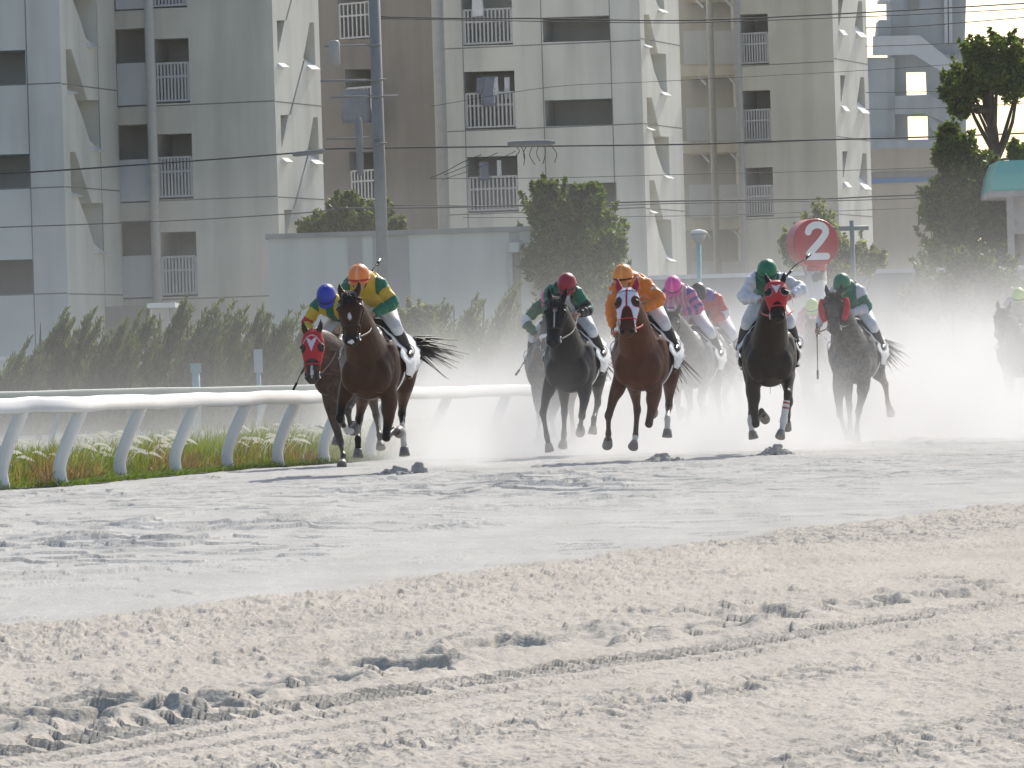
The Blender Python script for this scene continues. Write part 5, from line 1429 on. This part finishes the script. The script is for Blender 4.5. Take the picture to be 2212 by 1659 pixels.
longwall([gp(-150, 146), gp(590, 148)], at(60, 853, 146)[2] * 0 + 2.0, 'boundary_wall', 'low pale wall behind the hedge on the left', M_HUT)
# ---- far treeline closing the horizon
hz = thing('service_building', 'white low shed half lost in dust at the right', 'shed', gp(2180, 170))
# green roofed stand (right edge)
Yk = 146.0
k0, k1 = at(2143, 408, Yk), at(2260, 345, Yk)
b = MB()
an = np.linspace(0, math.pi / 2, 7); rg = []
for yy, ins in ((0, .0), (4, .0)):
    pass
xa, xb = k0[0], k0[0] + 3.2; zt, zb = at(2160, 346, Yk)[2], at(2143, 412, Yk)[2]
prof = [(0, zb), (.02, zb + .12), (.10, zb + .42), (.22, zt - .14), (.32, zt)]
v = []
for o, z in prof: v.append([(xa + o * .7, Yk + o, z), (xb, Yk + o, z), (xb, Yk + 5 - o, z), (xa + o * .7, Yk + 5 - o, z)])
b.rings([np.array(r_) for r_ in v]); mk('roof', b, M_ROOFT, hz, False)
b = MB(); b.box((xa - .03, Yk - .03, zb - .16), (xb, Yk + 5, zb - .005)); mk('eave_board', b, M_WOODW, hz, False)
x2 = at(2175, 420, Yk)[0]; b = MB(); b.box((x2, Yk + .05, 0), (x2 + .16, Yk + .25, zb - .16)); mk('post', b, M_WOODW, hz, False)
b = MB(); b.box((x2 + .02, Yk + .3, at(2180, 505, Yk)[2]), (xb, Yk + .45, zb - .16)); mk('board', b, M_WOODW, hz, False)
b = MB(); b.box((x2 + .5, Yk + 1.5, 0), (xb, Yk + 4.8, zb - .2)); mk('inner_wall', b, M_WALLB, hz, False)
hz['label'] = 'small stand with a turquoise roof and flaking white post at the right edge'; hz['category'] = 'shelter'; hz.name = 'roofed_shelter'
# ---- number post
Ys = 100.0
c = at(1763, 524, Ys); sp = thing('number_post', 'red number 2 drum on a peeling white post', 'number post', (c[0], Ys, 0))
rad = 52 * Ys / FD; ya = R(16); fn = np.array([math.sin(ya), -math.cos(ya), 0]); sx = np.array([math.cos(ya), math.sin(ya), 0]); uz_ = np.array([0, 0, 1.])
an = np.linspace(0, 2 * math.pi, 48, endpoint=False)
circ = lambda r, o: c + fn * o + np.outer(np.cos(an), sx) * r + np.outer(np.sin(an), uz_) * r
dp = .42
b = MB(); b.rings([circ(rad * .97, -dp), circ(rad, -dp + .02), circ(rad, -.02), circ(rad * .98, .0)]); mk('drum', b, M_RED, sp, False)
pts2 = [(-.42, .50), (-.36, .66), (-.22, .80), (0, .86), (.24, .80), (.38, .64), (.40, .46), (.30, .24), (.08, -.06), (-.16, -.34), (-.36, -.58), (-.44, -.72)]
pq, _ = smooth_path([(x, 0, y) for x, y in pts2], np.ones(len(pts2)), 5)
b = MB(); sc_ = rad * .80
pw3 = [c + fn * .012 + sx * (q[0] * 1.16 * sc_ + .02) + uz_ * (q[2] * sc_ + .02) for q in pq]
b.tube(pw3, [(.052, .008)] * len(pw3), 12, ref=np.cross(fn, uz_) * 0 + np.cross(uz_, fn) * 1)
b = MB()
W2 = .060
L2 = [];
for i in range(len(pw3)):
    t_ = pw3[min(i + 1, len(pw3) - 1)] - pw3[max(i - 1, 0)]; t_ /= np.linalg.norm(t_); s_ = np.cross(t_, fn)
    L2.append([pw3[i] + s_ * W2 - fn * .006, pw3[i] + s_ * W2, pw3[i] - s_ * W2, pw3[i] - s_ * W2 - fn * .006])
b.rings([np.array(q) for q in L2])
e0, e1 = pw3[-1] - uz_ * .02 - sx * .03, pw3[-1] + sx * (1.0 * sc_) - uz_ * .02
b.obox((e0 + e1) / 2 - fn * .002, [sx, fn, uz_], (np.linalg.norm(e1 - e0) / 2, .004, W2))
for q in (pw3[0], e1): b.tube([q - fn * .006, q + fn * .0012], [W2, W2], 18, ref=sx)
mk('numeral', b, M_WHITE, sp, False)
pr = 43 / 2 * Ys / FD
NP = NT('peeling post paint'); tc = NP.n('ShaderNodeTexCoord'); nz = NP.n('ShaderNodeTexNoise'); nz.inputs['Scale'].default_value = 3.2; nz.inputs['Detail'].default_value = 8
NP.l(tc.outputs['Object'], nz.inputs[0]); cr_ = NP.n('ShaderNodeValToRGB'); cr_.color_ramp.elements[0].position = .56; cr_.color_ramp.elements[0].color = (.62, .61, .59, 1); cr_.color_ramp.elements[1].position = .60; cr_.color_ramp.elements[1].color = (.16, .14, .13, 1)
NP.l(nz.outputs['Fac'], cr_.inputs[0]); NP.l(cr_.outputs[0], NP.b.inputs['Base Color']); NP.b.inputs['Roughness'].default_value = .7
zr = at(1763, 585, Ys)[2]; pb = np.array([c[0], Ys + .22, 0])
b = MB(); b.tube([pb, pb + (0, 0, zr)], pr, 20, ref=(1, 0, 0)); mk('post', b, NP.m, sp, True)
b = MB(); b.tube([pb + (0, 0, zr), pb + (0, 0, c[2] - rad * .8)], pr * 1.01, 20, ref=(1, 0, 0)); mk('post_collar', b, M_RED, sp, True)
# ---- lamp post
Yl = 126.0; c = at(1509, 505, Yl); lp = thing('street_lamp', 'small lamp with a saucer shade on a teal post', 'lamp post', gp(1509, Yl))
g0_ = gp(1509, Yl); b = MB(); b.tube([g0_, (c[0], Yl, c[2] - .18)], [.055, .05], 10, ref=(1, 0, 0)); mk('post', b, M_TEAL, lp)
def lathe(prof, c, n=20):
    an = np.linspace(0, 2 * math.pi, n, endpoint=False); return [np.stack([c[0] + r * np.cos(an), c[1] + r * np.sin(an), np.full(n, c[2] + z)], 1) for r, z in prof]
b = MB(); b.rings(lathe([(.19, 0), (.20, .02), (.15, .07), (.02, .10)], c)); mk('lamp_cap', b, M_SILL, lp)
b = MB(); b.rings(lathe([(.17, -.004), (.13, -.12), (.075, -.19), (.06, -.22)], c)); mk('lamp_bowl', b, M_LAMP, lp)
# ---- teal post and small boards in the hedge
for (px, y0, y1, lb) in ((425, 805, 870, 'teal post low in the hedge on the left'),):
    t = thing('marker_post', lb, 'post', gp(px, 122)); b = MB(); z = at(px, y0, 122)[2]; q = gp(px, 122); b.tube([q, q + (0, 0, z)], [.09, .08], 10, ref=(1, 0, 0)); mk('shaft', b, M_TEAL, t); b = MB(); b.obox(q + (0, 0, z + .10), [xr, np.array([0, 1., 0]), uz_], (.11, .03, .10)); mk('board', b, M_TEAL, t, False)
t = thing('marker_post', 'pale teal board showing through the gap in the hedge', 'board', gp(560, 124)); b = MB(); q = gp(560, 124); z = at(560, 805, 124)[2]; b.tube([q, q + (0, 0, z)], .05, 8, ref=(1, 0, 0)); mk('shaft', b, M_TEAL, t); b = MB(); b.obox(q + (0, 0, z + .25), [xr, np.array([0, 1., 0]), uz_], (.09, .03, .25)); mk('board', b, M_PANEL, t, False)
# ---- utility pole with crossarms and insulators
Yp = 148.5
pp = thing('utility_pole', 'thick concrete utility pole with crossarms, in front of the dark wall', 'utility pole', gp(832, Yp))
q = gp(835, Yp); top = at(818, -60, Yp)[2]
b = MB(); b.tube([q, q + (0, 0, top)], [.16, .145], 14, ref=(1, 0, 0)); mk('shaft', b, M_POLE, pp)
for (y, x0, x1) in ((100, 700, 822), (175, 692, 835), (210, 715, 860), (312, 800, 836), (300, 705, 820)):
    a, e = at(x0, y, Yp - .2), at(x1, y - 3, Yp - .2); b = MB(); b.tube([a, e], .028, 6, ref=uz_); ca = mk('crossarm', b, M_POLE, pp)
    for k in range(3 if x1 - x0 > 60 else 1):
        g = a + (e - a) * (k + .5) / 3; b = MB(); b.rings(lathe([(.03, 0), (.07, .05), (.04, .09), (.08, .13), (.05, .17), (.08, .22), (.02, .27)], g, 10)); mk('insulator', b, M_PIPE, ca)
b = MB(); g = at(722, 100, Yp - .5); b.rings(lathe([(.10, -.5), (.14, -.45), (.14, .1), (.10, .15)], g, 14)); mk('transformer', b, M_PIPE, pp)
b = MB(); a, e = at(700, 30, Yp - .4), at(702, 60, Yp - .4); g = at(775, 270, Yp - .4); b.rings(lathe([(.05, -1.3), (.09, -1.2), (.09, .1), (.05, .2)], g, 10)); mk('fuse_holder', b, M_POLE, pp)
# ---- overhead cables
def cable(pts, Y, r, lb, Y1=None):
    Y1 = Y1 or Y; n = len(pts); P = [at(x, y, Y + (Y1 - Y) * i / (n - 1)) for i, (x, y) in enumerate(pts)]
    p, _ = smooth_path(P, np.ones(n), 6); t = thing('power_cable', lb, 'cable', p[0], 'overhead cables across the blocks')
    b = MB(); b.tube(p, r * .72, 6, ref=uz_); mk('cable', b, M_CABLE, t)
CAB = [([(-80, 376), (66, 372), (410, 348), (630, 331), (700, 322), (960, 318), (1470, 312), (1700, 304), (2000, 296), (2300, 284)], 157, .030, 'thick cable crossing the whole picture below the second storey'),
       ([(-80, 492), (0, 491), (350, 478), (640, 461), (722, 452)], 157, .022, 'cable falling to the left below the first balcony row'),
       ([(722, 450), (960, 448), (1240, 440), (1480, 434), (1760, 430), (1900, 424), (2050, 418), (2300, 408)], 157, .030, 'heavy cable above the pale hut roof'),
       ([(840, 444), (1240, 445), (1480, 439), (1900, 431), (2300, 412)], 157.4, .018, 'thin cable just under the heavy hut cable'),
       ([(818, 36), (1000, 40), (1170, 40), (1365, 44), (1490, 44), (1650, 38), (1960, 22), (2300, 2)], 157, .026, 'cable across the top of the middle and right blocks'),
       ([(818, 40), (1365, 49), (1560, 47), (1960, 32), (2300, 14)], 157.5, .018, 'second cable just under the top one'),
       ([(1000, 470), (1365, 468), (1700, 460), (2300, 436)], 158, .012, 'thin cable above the round tree'),
       ([(930, 386), (1200, 384), (1500, 376), (1760, 370), (2300, 352)], 158, .012, 'thin cable between the galleries of the right block'),
       ([(930, 230), (1190, 188), (1420, 176), (1900, 150), (2300, 120)], 158, .010, 'thin cable rising to the right towards the stair tower'),
       ([(1870, 60), (2000, 55), (2300, 30)], 159, .018, 'upper cable beside the stair tower'), ([(1870, 100), (2000, 96), (2300, 82)], 159, .014, 'cable in front of the upper staircase'), ([(1870, 200), (2000, 198), (2300, 190)], 159, .012, 'cable level with the upper stair window'), ([(1870, 236), (2050, 232), (2300, 218)], 159, .012, 'cable level with the lower stair window'),
       ([(1040, 334), (1000, 350), (960, 372), (930, 384)], 157.2, .016, 'drop wire sloping from the splice closure to the corner pipe'), ([(1075, 330), (1010, 358), (960, 378)], 157.3, .014, 'second drop wire below the splice closure'), ([(1115, 326), (1040, 360), (955, 388)], 157.4, .012, 'lowest drop wire below the splice closure')]
for c_ in CAB: cable(*c_)
t = thing('splice_closure', 'long grey splice closure hanging on the cable over the middle block', 'cable box', at(1150, 309, 156.8)); b = MB(); a, e = at(1096, 311, 156.8), at(1199, 308, 156.8); p, r = smooth_path([a, a * .8 + e * .2, a * .2 + e * .8, e], [.05, .085, .085, .04], 4); b.tube(p, r, 10, ref=uz_); mk('case', b, M_POLE, t)
b = MB()
for k in range(7):
    a = at(1112 + 13 * k, 314, 156.8); e = a + np.array([.08 * math.sin(k * 2.3), .05, -.3 - .25 * abs(math.sin(k * 1.7))]); p, r = smooth_path([a, a * .5 + e * .5 + (.12 * math.cos(k), 0, 0), e], [.012] * 3, 4); b.tube(p, r, 5, ref=(1, 0, 0))
mk('wire_loop', b, M_CABLE, t)
t = thing('splice_closure', 'short grey splice closure on the cable in front of the left block', 'cable box', at(665, 328, 156.8)); b = MB(); a, e = at(632, 334, 156.8), at(702, 326, 156.8); b.tube([a, a * .9 + e * .1, a * .1 + e * .9, e], [.04, .07, .07, .04], 10, ref=uz_); mk('case', b, M_POLE, t)
t = thing('sign_frame', 'grey pipe frame standing right of the red number drum', 'pipe frame', gp(1840, 112)); b = MB(); a, e = at(1812, 494, 112), at(1876, 492, 112); b.tube([a, e], .045, 8, ref=uz_); mk('crossbar', b, M_TEALR, t)
for x in (1840,): b = MB(); g = at(x, 482, 112); b.tube([(g[0], 112, 0), (g[0], 112, g[2] + .05)], .045, 8, ref=(1, 0, 0)); mk('post', b, M_TEALR, t)
# ---- sand kicked up by the hooves
def clod(px, py, Y, w_, h_, lb, seed):
    rng = np.random.default_rng(seed); c = at(px, py, Y); c[2] = 0; t = thing('sand_clod', lb, 'kicked sand', c, 'sand thrown up by the hooves')
    b = MB()
    for k in range(90):
        r_ = rng.random() ** .7; q_ = rng.random() * 6.28; hh_ = h_ * (1 - r_ ** 1.6) * rng.random() ** .6
        s_ = .018 + .030 * rng.random() * (1 - r_ * .5)
        b.ell(c + np.array([math.cos(q_) * r_ * w_, math.sin(q_) * r_ * w_ * .7, hh_ * (1 + .2 * math.sin(q_ * 2 + seed))]), (s_, s_, s_ * .8), n=7, m=5)
    b = remesh(b, .011, 1, 'pile')
    b.transform(Matrix.Translation(-t.location)); mk('pile', b, M_CLOD, t, False)
clod(855, 1022, 60.2, .20, .08, 'dark sand burst under the hooves of the leading horse', 1); clod(905, 1020, 60.6, .10, .10, 'small sand clump just right of the burst under the leading horse', 2)
clod(1436, 998, 64, .25, .09, 'low mound of sand thrown up right of the chestnut horse', 3); clod(1676, 978, 66.5, .22, .12, 'mound of thrown sand under the dark bay with ringed eye holes', 4)
#CUT4
# ------------------------------------------------------------------ dust
def dust(name, lo, hi, build, step=1.0):
    b = MB(); b.box(lo, hi)
    N = NT(name); N.t.nodes.remove(N.b)
    pv = N.n('ShaderNodeVolumePrincipled'); pv.inputs['Color'].default_value = (.95, .94, .925, 1); pv.inputs['Anisotropy'].default_value = .10
    g = N.n('ShaderNodeNewGeometry'); sx_ = N.n('ShaderNodeSeparateXYZ'); N.l(g.outputs['Position'], sx_.inputs[0])
    def M(op, a, c=None, d=None):
        m = N.n('ShaderNodeMath', operation=op)
        for i, v_ in enumerate((a, c, d)):
            if v_ is None: continue
            if isinstance(v_, (int, float)): m.inputs[i].default_value = v_
            else: N.l(v_, m.inputs[i])
        return m.outputs[0]
    def ss(v_, a, c, o0=0., o1=1.):
        m = N.n('ShaderNodeMapRange', interpolation_type='SMOOTHSTEP'); m.inputs[1].default_value = a; m.inputs[2].default_value = c; m.inputs[3].default_value = o0; m.inputs[4].default_value = o1; N.l(v_, m.inputs[0]); return m.outputs[0]
    def nz(scale, det=3, off=(0, 0, 0), stretch=(1, 1, 1)):
        mp = N.n('ShaderNodeMapping'); mp.inputs['Location'].default_value = off; mp.inputs['Scale'].default_value = stretch; N.l(g.outputs['Position'], mp.inputs[0])
        n_ = N.n('ShaderNodeTexNoise'); n_.inputs['Scale'].default_value = scale; n_.inputs['Detail'].default_value = det; n_.inputs['Roughness'].default_value = .6; N.l(mp.outputs[0], n_.inputs[0]); return n_.outputs['Fac']
    d = build(sx_.outputs, M, ss, nz)
    N.l(d, pv.inputs['Density']); N.l(pv.outputs[0], N.out.inputs['Volume'])
    N.m.cycles.volume_step_rate = step if hasattr(N.m.cycles, 'volume_step_rate') else 1
    o = mk(name, b, N.m, None, False, kind='stuff', category='dust', label='pale dust cloud kicked up by the running horses')
    o.cycles.volume_step_rate = step if hasattr(o.cycles, 'volume_step_rate') else 1
    return o
def bld(o, M, ss, nz):
    X, Y, Z = o['X'], o['Y'], o['Z']
    # U: place across the track fan, -1 towards the rail side, +1 towards the outside
    U = M('DIVIDE', X, M('MULTIPLY', Y, .0885))
    n1 = nz(.28, 3); n2 = nz(1.0, 3, (3, 1, 7), (1, .6, .8))
    n3 = nz(1.1, 3, (9, 4, 2), (1.3, .7, .45))
    nn = ss(M('ADD', M('MULTIPLY', n1, .42), M('ADD', M('MULTIPLY', n2, .26), M('MULTIPLY', n3, .32))), .435, .575)
    mod = M('ADD', .08, M('MULTIPLY', nn, 1.6))
    across = M('ADD', .05, M('MULTIPLY', ss(U, -.45, .0), .95))
    ex = lambda h: M('POWER', 2.71828, M('MULTIPLY', M('DIVIDE', Z, h), -1.0))
    # low dust right at the hooves
    low = M('MULTIPLY', ex(M('ADD', .16, M('MULTIPLY', n1, .55))), M('ADD', M('MULTIPLY', ss(Y, 69.5, 75), .62), M('MULTIPLY', ss(Y, 61, 63), .03)))
    # tall dust hanging behind the leaders, thicker to the right
    hz = M('ADD', .35, M('MULTIPLY', ss(U, -.3, .9), 1.25)); hz = M('MULTIPLY', hz, M('ADD', .5, n1))
    tall = M('MULTIPLY', M('MULTIPLY', ex(hz), ss(Y, 72, 86)), M('ADD', .02, M('MULTIPLY', ss(U, -.1, .9), .21)))
    tall = M('MULTIPLY', tall, ss(Z, 3.1, .9))
    veil = M('MULTIPLY', M('MULTIPLY', ex(3.0), ss(Y, 86, 100)), M('MULTIPLY', M('ADD', .4, n1), .014))
    d = M('MULTIPLY', M('MULTIPLY', M('ADD', low, tall), mod), across)
    # bursts at single hooves and behind single horses
    for (px, py, Yb, sx, sy, sz, A) in ((965, 985, 64.0, .38, 1.1, .28, .9), (938, 880, 66.5, .10, .8, .55, .35), (1010, 940, 70, .8, 2.5, .5, .22), (1150, 975, 73, .7, 1.5, .3, .55), (1330, 980, 69, .5, 1.2, .35, .6), (1500, 960, 69.5, .35, 1.2, .6, .5), (1600, 955, 71.5, .6, 1.5, .5, .4), (1745, 965, 70.5, .4, 1.2, .35, .5), (2080, 900, 80, 1.6, 3, .9, .12)):
        c = at(px, py, Yb)
        q = None
        for comp, c_, s_ in ((X, c[0], sx), (Y, Yb, sy), (Z, c[2], sz)):
            e = M('DIVIDE', M('SUBTRACT', comp, float(c_)), s_); e = M('MULTIPLY', e, e); q = e if q is None else M('ADD', q, e)
        g_ = M('MULTIPLY', M('POWER', 2.71828, M('MULTIPLY', q, -1.0)), A * 1.45)
        d = M('ADD', d, M('MULTIPLY', g_, M('ADD', .15, M('MULTIPLY', nn, 1.5))))
    return M('MULTIPLY', M('ADD', d, veil), ss(Y, 119, 106))
dust('dust_cloud', (-14, 60, .0), (16, 119, 4.6), bld, 1.0)

# ------------------------------------------------------------------ air
b = MB(); b.box((-6200, -900, -1.2), (6200, 1900, 26))
N = NT('haze air'); N.t.nodes.remove(N.b)
pv = N.n('ShaderNodeVolumePrincipled'); pv.inputs['Color'].default_value = (1, .97, .93, 1); pv.inputs['Density'].default_value = .00014; pv.inputs['Anisotropy'].default_value = .2
N.l(pv.outputs[0], N.out.inputs['Volume'])
mk('haze', b, N.m, None, False, kind='stuff')
